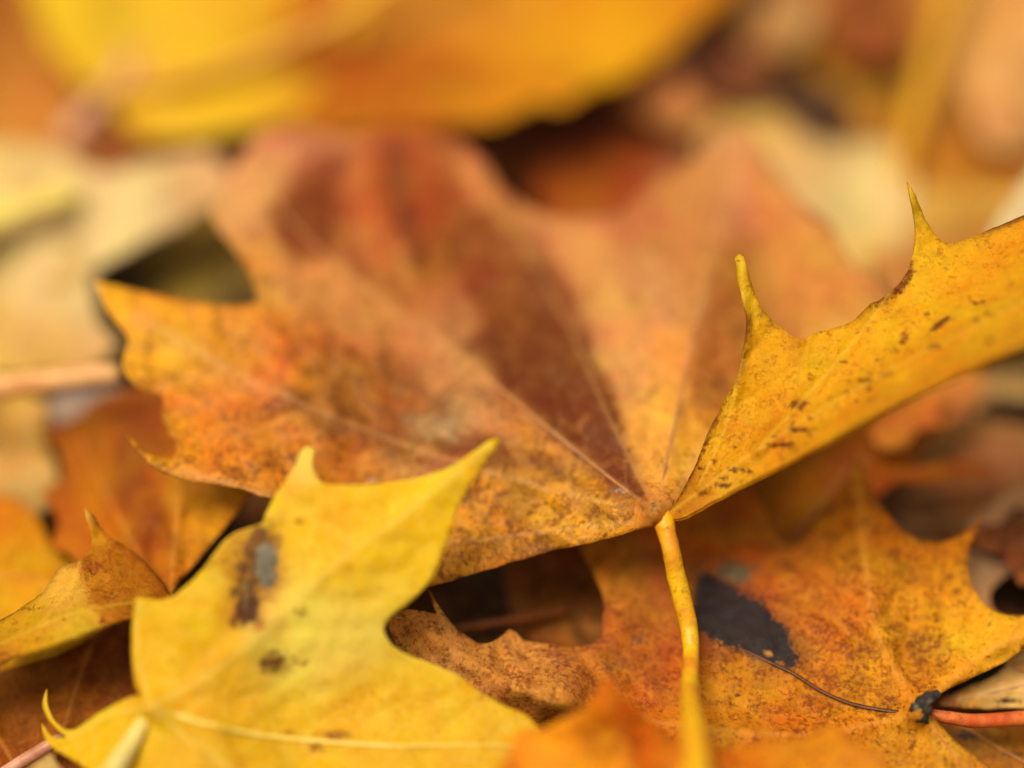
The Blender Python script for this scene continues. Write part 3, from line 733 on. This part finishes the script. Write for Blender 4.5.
leaf('dull olive brown leaf deep in the gap behind the left tip of the brown leaf', (180,330),
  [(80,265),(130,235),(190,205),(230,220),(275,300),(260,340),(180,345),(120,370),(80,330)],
  [(80,280,47),(190,210,55),(270,310,44),(120,360,39)], [(190,255,40,(165,132,62),.3),(110,320,30,(60,50,30),.5),(230,300,20,(60,50,30),.5),(130,285,20,(60,50,30),.5)], M_DARK, step=9, ripple=.6, seed=85)  # lit middle and shadowed edges are painted into the tint
leaf('rusty brown blurred leaf in the upper left corner', (20,-80),
  [(-120,-120),(20,-120),(60,-20),(60,50),(90,95),(150,125),(230,140),(245,175),(190,180),(140,172),(60,160),(0,150),(-120,160)],
  [(-100,-100,82),(40,0,76),(230,150,58),(-100,150,58),(60,100,62)],
  [(0,40,50,(172,104,40),.3),(30,110,40,(198,130,58),.3),(110,150,35,(150,80,45),.3),(180,150,30,(170,95,45),.3)], M_BROWN, step=10, ripple=1, seed=87)
loose_stalk('leaf_stalk', 'pinkish blurred leaf stalk leaning up below the bright yellow leaf', 'leaf stalk',
  [(50,165,57,8),(75,130,57,11),(100,105,58,11),(125,75,60,9),(135,55,61,6)], S_PINK, 'loose leaf stalks')

# ================================================================= the big bright leaves across the top
leaf('bright yellow blurred leaf across the top left with a pale long stalk', (90,72),
  [(28,-150),(30,-40),(36,20),(60,58),(95,92),(110,115),(150,135),(195,142),(235,136),(262,124),(300,110),(340,60),(380,0),(420,-150)],
  [(40,-100,76),(40,20,66),(110,110,56),(220,138,51),(330,60,58),(400,-100,72),(200,30,62)],
  [(100,20,60,(236,190,42),.1),(200,110,50,(235,182,45),.15),(150,60,50,(225,168,50),.2),(300,30,60,(228,170,38),.2),(260,60,40,(222,158,45),.2),(130,50,20,(205,160,80),.2)],
  M_YELLOW, veins=[[(90,72),(200,20),(300,-60)],[(90,72),(160,110),(230,130)]], step=10, ripple=1, seed=91,
  stalk=[(100,92,56,7),(170,82,56,8),(240,62,55,8),(300,38,55,8),(350,12,55,7.5),(420,-40,57,7.5),(480,-100,60,8)], stalk_mat=S_OCHRE)
leaf('deep orange blurred leaf across the top centre shading the ground below', (330,-90),
  [(330,-160),(300,-60),(270,40),(240,110),(270,128),(330,132),(400,128),(470,126),(520,112),(580,97),(625,80),(655,60),(688,30),(735,-20),(760,-160)],
  [(330,-120,76),(250,110,53.5),(400,128,50),(520,116,50),(650,70,55),(720,-100,74),(450,20,60),(600,20,61)],
  [(310,80,50,(194,102,4),.25),(420,95,50,(190,98,4),.25),(520,90,50,(220,145,10),.1),(600,60,60,(232,160,12),.1),(440,25,50,(215,130,50),.25),(540,-10,60,(222,145,40),.15),(395,45,34,(158,68,14),.5),(690,0,40,(215,135,20),.2)],
  M_UNDER, veins=[[(330,-90),(430,0),(560,70)],[(330,-90),(330,20),(330,120)]], step=10, ripple=1.2, seed=93, patches=[([(270,75),(420,62),(560,64),(600,74),(560,84),(420,100),(280,108)],(180,88,4),.5,30,.7),([(340,20),(440,0),(560,-10),(560,15),(440,40),(350,50)],(210,135,70),.3,30,.5)])
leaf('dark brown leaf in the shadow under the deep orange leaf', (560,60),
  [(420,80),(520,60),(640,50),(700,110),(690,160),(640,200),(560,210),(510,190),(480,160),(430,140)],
  [(430,90,73),(690,90,71),(520,190,63),(640,200,62)], [(540,110,50,(95,52,20),.4),(620,170,35,(165,78,28),.4),(540,185,35,(170,95,35),.3)], M_BROWN, step=10, ripple=.8, seed=95)  # dark upper tone paints the overhang's shadow, lower tones stay lighter
leaf('reddish brown blurred leaf beside the small yellow scrap', (640,130),
  [(530,170),(580,145),(640,125),(700,150),(735,190),(700,240),(620,250),(560,230)],
  [(540,170,59),(700,150,59),(620,250,50.5)], [(590,195,40,(165,78,30),.4),(640,170,22,(150,58,24),.4),(690,190,30,(195,125,88),.2)], M_BROWN, step=10, ripple=.8, seed=96)
leaf('small yellow leaf scrap right of the dark shadow', (700,120),
  [(655,120),(680,102),(720,98),(752,108),(748,132),(712,140),(672,138)],
  [(655,120,60),(750,110,60),(710,140,57)], [(700,120,40,(222,165,70),.15)], M_TAN, step=8, ripple=.4, seed=97)

# ================================================================= top right
leaf('mauve brown blurred leaf at the top right of the deep orange leaf', (760,-100),
  [(680,-120),(840,-120),(850,0),(830,70),(780,95),(720,100),(675,75),(690,20)],
  [(690,-100,84),(840,-100,84),(690,80,71),(830,60,72)], [(720,60,35,(140,80,50),.35),(770,20,30,(192,132,75),.25),(830,20,40,(172,95,42),.25)], M_BROWN, stains=[([(700,70),(725,75),(745,95),(730,112),(700,100),(684,84)],(52,40,32),14,1.1)], step=11, ripple=.8, seed=101)  # dark polygon paints the shaded gap between leaves
leaf('pale beige blurred leaf behind the yellow spikes', (900,120),
  [(700,130),(745,112),(780,118),(812,132),(860,138),(905,150),(915,200),(900,250),(870,285),(835,290),(800,262),(770,225),(735,195),(705,165)],
  [(710,140,56),(900,150,54),(860,285,40),(770,220,48)],
  [(840,200,45,(230,200,138),.08),(760,140,30,(215,165,90),.15),(860,260,30,(218,160,85),.2),(790,170,30,(215,170,110),.15)], M_TAN, step=10, ripple=.8, seed=103)
leaf('large ochre brown blurred leaf in the upper right corner', (960,-120),
  [(790,-120),(1150,-120),(1180,60),(1160,190),(1060,200),(980,205),(925,195),(880,170),(845,140),(815,100),(800,40)],
  [(800,-100,82),(1150,-100,82),(840,130,61),(1150,190,53),(930,190,54)],
  [(850,70,50,(178,118,48),.3),(940,150,50,(180,118,42),.3),(1000,60,50,(212,150,82),.2),(860,10,40,(172,96,40),.3),(1010,160,40,(182,112,40),.3),(1080,20,60,(215,150,90),.2)], M_BROWN, stains=[([(800,92),(825,84),(842,104),(838,126),(822,128),(806,112)],(72,48,36),14,1.1)],  # the dark polygon is a shaded gap put into the colour
  veins=[[(960,-120),(900,20),(860,140)],[(960,-120),(1040,40),(1080,180)]], step=11, ripple=1, seed=105)
loose_stalk('leaf_stalk', 'broad ochre leaf stalk running up the blurred upper right corner', 'leaf stalk',
  [(895,200,50,8),(905,150,54,10),(925,80,60,11),(945,10,66,11),(965,-60,70,11),(985,-130,74,11)], S_OCHRE, 'loose leaf stalks')
leaf('sandy yellow blurred leaf between the upright spike and the right edge', (1100,230),
  [(870,190),(920,185),(990,190),(1060,180),(1150,180),(1160,330),(1040,340),(940,330),(880,290),(865,240)],
  [(880,190,51),(1150,190,52),(900,290,37),(1150,320,36)], [(930,190,35,(218,168,80),.15),(960,228,22,(168,98,28),.35),(1010,190,30,(220,165,75),.2),(900,270,30,(190,120,60),.3)], M_TAN, step=10, ripple=.8, seed=107)
leaf('cream white leaf tip peeping over the curled lobe at the right edge', (1100,260),
  [(988,236),(998,218),(1012,198),(1026,178),(1060,140),(1120,160),(1130,260),(1040,275),(990,268)],
  [(985,230,24),(1030,170,30),(1120,160,32),(1120,260,22)], [(1010,215,40,(214,184,138),.1),(1000,240,14,(190,165,130),.15)], M_TAN, step=7, ripple=.4, seed=109)

# ================================================================= right, below the curled lobe
leaf('rust red leaf just beneath the fold of the curled lobe', (780,560),
  [(735,480),(770,462),(820,440),(870,412),(915,390),(960,366),(985,378),(965,410),(930,440),(905,468),(882,490),(850,505),(815,530),(792,548),(760,545),(740,520)],
  [(740,490,20),(960,370,27),(900,470,21.5),(800,545,14),(850,430,23)],
  [(800,490,35,(196,112,36),.4),(880,440,35,(204,108,34),.4),(940,400,25,(205,130,70),.2),(850,470,22,(165,85,40),.35),(770,515,20,(190,105,30),.3),(910,430,14,(130,65,20),.4)], M_ORANGE,
  veins=[[(780,560),(840,480),(940,390)]], vein_mat=V_TAN, vein_r=1.4, step=6, ripple=.8, seed=111, stains=[([(808,455,20,8)],(110,60,30),1,.5)])
leaf('mauve brown leaf behind the orange spikes at right', (1100,440),
  [(850,490),(880,455),(920,430),(970,418),(1030,425),(1130,430),(1140,560),(1060,560),(1000,545),(960,560),(900,560),(860,530)],
  [(860,490,25),(1000,425,32),(1130,440,31),(1130,550,19),(900,560,17),(960,480,26)],
  [(960,445,35,(196,132,82),.35),(1020,450,40,(190,128,84),.35),(920,505,30,(110,76,52),.5),(890,480,22,(150,84,50),.5),(990,500,30,(160,96,54),.4),(960,470,22,(160,88,40),.3)], M_BROWN,
  veins=[[(1100,440),(1000,460),(880,485)],[(1100,442),(1010,510),(920,550)]], step=7, ripple=1, seed=113)
leaf('pale straw leaf above a black gap at the right edge', (1100,390),
  [(935,430),(950,400),(975,375),(1010,352),(1060,335),(1140,330),(1140,400),(1060,398),(1010,398),(985,406),(965,430)],
  [(940,430,32),(1000,360,37),(1140,340,40),(1140,400,34)], [(1000,385,30,(205,165,105),.2),(960,410,20,(185,125,75),.3),(1060,370,40,(190,150,90),.2)], M_TAN, step=8, ripple=.5, seed=115)
leaf('pinkish brown leaf with a dark hole at the right edge', (1110,560),
  [(955,560),(968,525),(985,508),(1010,500),(1060,505),(1140,510),(1150,680),(1060,680),(1000,660),(955,620)],
  [(960,560,15),(1000,505,20),(1140,510,22),(1140,670,6),(970,620,10)],
  [(1000,550,30,(198,148,112),.3),(985,590,20,(205,155,110),.25),(1010,630,30,(205,140,70),.3),(1060,560,40,(180,120,80),.3)], M_TAN, step=5, ripple=.5, seed=117,
  holes=[[(990,594),(998,582),(1012,573),(1040,570),(1080,580),(1080,608),(1040,616),(1008,618),(993,610)]], stains=[([(972,565,8,20)],(120,85,55),1,.5)])
leaf('blackish leaf lying under the hole of the pinkish brown leaf', (1100,600),
  [(930,560),(1000,540),(1130,540),(1140,640),(1040,660),(950,640)], [(940,570,24),(1120,550,27),(1040,650,15)], [(1010,600,60,(96,52,22),.5)], M_DARK, step=9, seed=118)
leaf('light straw leaf tucked under the orange leaf above the red stalk', (1120,640),
  [(938,704),(965,688),(990,678),(1020,655),(1060,630),(1140,610),(1150,720),(1080,718),(1020,708),(985,709)],
  [(940,704,4),(1020,655,7),(1140,615,12),(1140,715,5)], [(1010,680,30,(222,178,105),.25),(960,700,16,(200,130,60),.35),(1050,690,30,(215,165,90),.25)], M_TAN, veins=[[(1120,650),(1040,680),(960,700)]], vein_mat=V_TAN, vein_r=1.2,
  step=4, ripple=.4, seed=119, stains=[([(1006,701,14,4)],(40,30,25),1,1),([(950,694,8,3)],(70,50,35),1,.8)])  # first mark paints the dark slit into the colour
leaf('brown mottled leaf beneath the red stalk in the lower right corner', (1120,800),
  [(905,718),(935,694),(980,700),(1060,712),(1150,715),(1160,860),(1000,880),(900,830)],
  [(905,718,6),(1150,720,9),(1150,850,-1),(900,830,-1),(940,705,7)],
  [(985,745,30,(140,86,36),.6),(1010,760,25,(165,105,40),.5),(960,712,25,(165,95,55),.4),(1040,740,30,(150,90,40),.5)], M_ORANGE, veins=[[(1120,800),(1040,770),(960,725)]], vein_mat=V_TAN, vein_r=1.3, step=4, ripple=.6, seed=121,
  stains=[([(965,735,16,8)],(60,45,38),1,.8),([(1012,755,16,4)],(70,50,40),1,.7)])

# ================================================================= inside the dark gap at the centre
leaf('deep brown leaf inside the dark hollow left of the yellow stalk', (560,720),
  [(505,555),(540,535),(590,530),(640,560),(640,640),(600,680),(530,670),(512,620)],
  [(510,560,19),(640,560,16),(600,680,9),(520,660,11)], [(560,600,50,(172,92,38),.7),(520,600,14,(190,118,66),.6),(575,600,18,(120,60,22),.7)], M_DARK, step=6, ripple=.5, seed=123)  # lighter and darker bands paint a fold's shading into the tint
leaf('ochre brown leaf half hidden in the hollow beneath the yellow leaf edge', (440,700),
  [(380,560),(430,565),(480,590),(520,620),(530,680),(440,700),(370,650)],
  [(380,560,20),(520,620,14),(440,700,7),(370,650,13)], [(450,610,50,(84,46,14),.5)], M_DARK, step=6, ripple=.5, seed=125)  # base colour darkened to stand for the hollow's black shade
loose_stalk('twig', 'thin brown twig crossing the dark hollow at the centre', 'twig',
  [(420,640,8,3),(452,630,9,4.5),(490,624,10,4.5),(525,618,11,4),(570,612,13,4)], S_BROWN)

leaf('small bright orange leaf fragment wedged under the curled lobe beside the pale straw leaf', (900,430),
  [(870,425),(895,405),(925,392),(950,396),(938,412),(948,426,1),(920,430),(905,446),(880,448)],
  [(870,425,21),(950,395,24),(905,446,19)], [(910,418,40,(220,132,62),.3)], M_ORANGE, step=5, ripple=.5, seed=131, stains=[([(915,425,8,6)],(120,55,25),1,.7)])
leaf('torn rusty leaf strip between the mauve brown leaf and the orange spikes', (860,500),
  [(838,500),(870,478),(910,468),(955,462),(1000,468),(960,478),(930,484),(900,482),(880,494),(856,512)],
  [(838,500,17),(1000,468,23),(900,482,19),(930,465,21)], [(900,478,60,(196,104,44),.4)], M_ORANGE, step=5, ripple=.6, seed=133)
leaf('crumpled pinkish leaf fragment behind the tip of the sharp orange spike', (1040,520),
  [(985,520),(1000,496),(1030,482),(1070,478),(1140,490),(1140,520),(1050,524),(1010,530)],
  [(985,520,17),(1070,478,23),(1140,515,20)], [(1030,505,60,(202,140,98),.35)], M_TAN, step=5, ripple=.6, seed=135)
leaf('brown curled leaf scrap under the lower end of the pale beige leaf', (800,280),
  [(735,215),(760,205),(785,225),(800,250),(835,285),(820,300),(780,285),(755,255)],
  [(735,215,38),(835,285,30),(760,260,32)], [(780,250,50,(200,122,64),.35)], M_BROWN, step=8, ripple=.6, seed=137)
leaf('dull red brown leaf scrap between the bright yellow leaf and the pale tan leaf', (170,160),
  [(100,140),(140,128),(190,140),(240,150),(250,178),(210,172),(170,180),(130,172)],
  [(100,140,57),(250,150,56),(170,180,51)], [(130,150,30,(165,92,56),.4),(210,160,30,(150,84,40),.4)], M_BROWN, step=8, ripple=.6, seed=139)
leaf('pale peach leaf edge left of the dark red folds of the brown leaf', (270,190),
  [(228,215),(240,170),(262,140),(300,128),(330,135),(300,160),(280,190),(262,225)],
  [(228,215,33),(300,128,37),(262,225,29.5)], [(270,170,50,(212,158,118),.2)], M_TAN, step=8, ripple=.5, seed=141, jag=4)

leaf('dark mauve blurred leaf scrap right of the deep orange leaf', (735,65),
  [(690,60),(725,40),(765,55),(775,85),(745,100),(705,92)], [(690,60,64),(765,55,65),(740,100,58)], [(735,70,40,(132,72,50),.5)], M_BROWN, step=9, ripple=.6, seed=151)
leaf('pinkish blurred leaf scrap at the right end of the deep orange leaf', (665,95),
  [(625,100),(650,70),(672,62),(690,85),(712,112),(690,128),(655,120)], [(625,100,58),(690,70,60),(690,125,55)], [(665,95,40,(204,134,84),.3)], M_BROWN, step=9, ripple=.6, seed=153)
leaf('tan blurred leaf scrap at the top edge among mauve brown leaves', (770,20),
  [(735,35),(755,0),(800,-20),(822,10),(800,42),(760,52)], [(735,35,68),(800,-20,72),(790,50,64)], [(775,20,40,(208,154,94),.3)], M_TAN, step=9, ripple=.6, seed=155)
leaf('dusky blackish leaf scrap behind the pale beige leaf', (820,105),
  [(780,88),(815,80),(850,98),(848,126),(820,132),(792,115)], [(780,88,59),(850,98,58),(820,132,54)], [(820,105,40,(80,50,38),.5)], M_DARK, step=9, ripple=.6, seed=157)  # added scrap, its dark colour stands in for the shaded gap
leaf('russet blurred leaf scrap at the top edge left of the broad ochre stalk', (870,10),
  [(820,30),(845,-20),(905,-30),(915,20),(890,55),(850,60)], [(820,30,68),(905,-30,73),(870,60,62)], [(870,10,45,(168,90,38),.45)], M_BROWN, step=9, ripple=.6, seed=159)
leaf('peach blurred leaf at the right edge below the upper right corner', (1050,90),
  [(965,100),(985,50),(1030,20),(1100,10),(1110,120),(1040,150),(990,140)], [(965,100,58),(1100,10,66),(1040,150,54)], [(1010,90,50,(216,152,92),.25)], M_TAN, step=9, ripple=.8, seed=161)
leaf('pinkish brown leaf edge between the central leaf and the pale beige leaf', (745,190),
  [(700,215),(712,170),(735,140),(765,150),(775,185),(790,230),(760,240),(725,235)], [(700,215,44),(740,140,50),(780,235,42)], [(735,190,40,(194,124,82),.35),(765,200,14,(160,92,54),.4)], M_BROWN, step=8, ripple=.8, seed=163)
leaf('straw coloured leaf flake resting on the wide pale tan leaf', (60,290),
  [(10,300),(30,262),(70,250),(92,275),(80,310),(45,325)], [(10,300,37),(70,250,41),(60,325,33)], [(55,285,40,(226,190,120),.15)], M_TAN, step=8, ripple=.6, seed=165)


# ------------------------------------------------------------------ the litter below and around
def maple_shape(r):
    """outline of one maple leaf, unit size, stalk at the origin"""
    lobes = [(-128, .42), (-62, .82), (0, 1.0), (62, .82), (128, .42)]
    pts = []
    for i, (a, L) in enumerate(lobes):
        a = math.radians(a + r.uniform(-6, 6)); L *= r.uniform(.9, 1.08)
        hw = .2 if L > .5 else .16
        for da, q in ((-hw * 1.1, .62), (-hw * 1.25, .74), (-hw * .45, .78), (0, 1.0), (hw * .45, .78), (hw * 1.25, .74), (hw * 1.1, .62)):
            pts.append((math.sin(a + da) * L * q, math.cos(a + da) * L * q))
        if i < 4:
            m = math.radians((lobes[i][0] + lobes[i + 1][0]) / 2); k = .36
            pts.append((math.sin(m) * k, math.cos(m) * k))
    pts.append((0.02, -.04)); pts.append((-.02, -.04))
    return np.array(pts)


def litter(name, label, n, zfun, xr, yr, seed, cols, skip=None):
    r = random.Random(seed); VV = []; FF = []; TT = []; k = 0
    done = 0
    while done < n:
        x, y = r.uniform(*xr), r.uniform(*yr)
        if skip and skip(x, y): 
            done += .2; continue
        done += 1
        sh = maple_shape(r); sz = r.uniform(.035, .06); rot = r.uniform(0, 6.28)
        step = .13
        lo, hi = sh.min(0), sh.max(0)
        gx, gy = np.meshgrid(np.arange(lo[0], hi[0], step), np.arange(lo[1], hi[1], step))
        g = np.stack([gx.ravel(), gy.ravel()], 1); g = g[inside(sh, g)]
        P = np.vstack([sh, g])
        V2, _, F2, _, _, _ = delaunay_2d_cdt([Vector(p) for p in P], [(i, (i + 1) % len(sh)) for i in range(len(sh))], [], 1, 1e-5)
        q = np.array([tuple(v) for v in V2])
        z = .10 * np.array([noise.noise((a * 1.7 + done * 3, b * 1.7, seed)) for a, b in q]) + r.uniform(-.1, .18) * (q ** 2).sum(1)
        tx, ty = r.gauss(0, .13), r.gauss(0, .13)
        c, s_ = math.cos(rot), math.sin(rot)
        X = (q[:, 0] * c - q[:, 1] * s_) * sz; Y = (q[:, 0] * s_ + q[:, 1] * c) * sz
        Z = z * sz + tx * X + ty * Y + zfun(r, x, y)
        VV.append(np.stack([X + x, Y + y, Z], 1)); FF += [[i + k for i in f] for f in F2]; k += len(q)
        col = np.array(C(*r.choice(cols))) * r.uniform(.75, 1.15)
        t = np.zeros((len(q), 4)); t[:, :3] = col; t[:, 3] = r.uniform(.2, .8); TT.append(t)
    o = mesh_obj(name, np.vstack(VV), FF, M_DARK)
    T_ = np.vstack(TT); rgba_attr(o.data, 'tint', T_); rgba_attr(o.data, 'stain', np.zeros_like(T_))
    md = o.modifiers.new('thickness', 'SOLIDIFY'); md.thickness = .00025
    o['kind'] = 'stuff'; o['label'] = label; o['category'] = 'leaf litter'
    return o


def in_frame(x, y, pad=1.0):
    d = np.array([x, y, 0.0]) - CAMP; z = d @ FW
    if z <= .03: return False
    px, py = 512 + F * (d @ RT) / z, 384 - F * (d @ UP) / z
    return -160 < px < 1184 and -260 < py < 1150


litter('leaf_litter', 'brown and ochre leaf litter decaying beneath the fresh leaves', 420,
       lambda r, x, y: r.uniform(-.034, -.019) + min(.012, max(0, y - .22) * .09), (-.42, .42), (-.02, .85), 3,
       [(120, 70, 30), (150, 90, 40), (95, 55, 25), (165, 110, 60), (80, 50, 30), (140, 75, 35)])
litter('leaf_litter', 'loose yellow and orange maple leaves covering the ground all around', 420,
       lambda r, x, y: r.uniform(-.012, .004) + min(.012, max(0, y - .22) * .09), (-.55, .55), (-.15, 1.0), 5,
       [(215, 165, 60), (200, 120, 40), (165, 90, 40), (205, 165, 105), (225, 180, 60), (150, 80, 40)], skip=in_frame)

# soil to the horizon
def ground():
    N = 60; xs = np.sign(np.linspace(-1, 1, N)) * np.abs(np.linspace(-1, 1, N)) ** 4 * 60
    V = []; Fc = []
    for j in range(N):
        for i in range(N):
            x, y = xs[i], xs[j] + .25
            V.append((x, y, -.04 + .004 * noise.noise((x * 30, y * 30, 2))))
    for j in range(N - 1):
        for i in range(N - 1):
            a = j * N + i; Fc.append((a, a + 1, a + N + 1, a + N))
    m = bpy.data.materials.new('soil'); m.use_nodes = True; nt = m.node_tree; p = nt.nodes['Principled BSDF']
    tc = nn(nt, 'ShaderNodeTexCoord').outputs['Object']
    n1 = tex_noise(nt, tc, 60, 6, .65); n2 = tex_noise(nt, tc, 600, 4, .6)
    col = mixrgb(nt, ramp(nt, n1, .35, .7), (.022, .014, .009), (.06, .038, .02))
    nt.links.new(col, p.inputs['Base Color']); p.inputs['Roughness'].default_value = .9
    b = nn(nt, 'ShaderNodeBump'); b.inputs['Distance'].default_value = .004
    nt.links.new(math_(nt, 'ADD', n1, n2), b.inputs['Height']); nt.links.new(b.outputs[0], p.inputs['Normal'])
    o = mesh_obj('ground', V, Fc, m); o['kind'] = 'structure'
    o['label'] = 'dark damp soil under the fallen leaves'; o['category'] = 'ground'
ground()

# ------------------------------------------------------------------ light
w = bpy.data.worlds.new('World'); scene.world = w; w.use_nodes = True
nt = w.node_tree; bg = nt.nodes['Background']
EL, AZ = math.radians(62), math.radians(215)
sky = nn(nt, 'ShaderNodeTexSky', sky_type='NISHITA'); sky.sun_disc = False
sky.sun_elevation = EL; sky.sun_rotation = AZ; sky.air_density = 1.0; sky.dust_density = 4.0; sky.ozone_density = .6
hs = nn(nt, 'ShaderNodeHueSaturation'); hs.inputs['Saturation'].default_value = .2   # overcast: the blue is veiled by cloud
nt.links.new(sky.outputs[0], hs.inputs['Color']); wb = nn(nt, 'ShaderNodeMix', data_type='RGBA', blend_type='MULTIPLY'); wb.inputs[0].default_value = 1
wb.inputs[7].default_value = (1, 1, .79, 1)   # warm white balance put into the sky colour
nt.links.new(hs.outputs[0], wb.inputs[6]); nt.links.new(wb.outputs[2], bg.inputs[0])
bg.inputs[1].default_value = .1
L = bpy.data.lights.new('sun', 'SUN'); L.energy = 2.1; L.angle = math.radians(28); L.color = (1, .92, .78)
lo = bpy.data.objects.new('sun', L); COL.objects.link(lo)
sd = Vector((math.sin(AZ) * math.cos(EL), math.cos(AZ) * math.cos(EL), math.sin(EL)))
lo.rotation_euler = sd.to_track_quat('Z', 'Y').to_euler()

# ------------------------------------------------------------------ camera and render
cam = bpy.data.cameras.new('camera'); co = bpy.data.objects.new('camera', cam); COL.objects.link(co)
co.location = (0, 0, H); co.rotation_euler = (math.pi / 2 - T, 0, 0)
cam.lens = LENS; cam.sensor_width = SENSOR; cam.clip_start = .005; cam.clip_end = 200
cam.dof.use_dof = True; cam.dof.focus_distance = ZF; cam.dof.aperture_fstop = LENS / 1000 / APER
scene.camera = co
scene.render.engine = 'CYCLES'
scene.cycles.use_denoising = True
scene.cycles.max_bounces = 8
scene.view_settings.view_transform = 'Standard'; scene.view_settings.look = 'None'
scene.view_settings.gamma = 1; scene.view_settings.exposure = EXPOSURE
for h in HEIGHTS: print('H %-42s %.4f %.4f' % h)
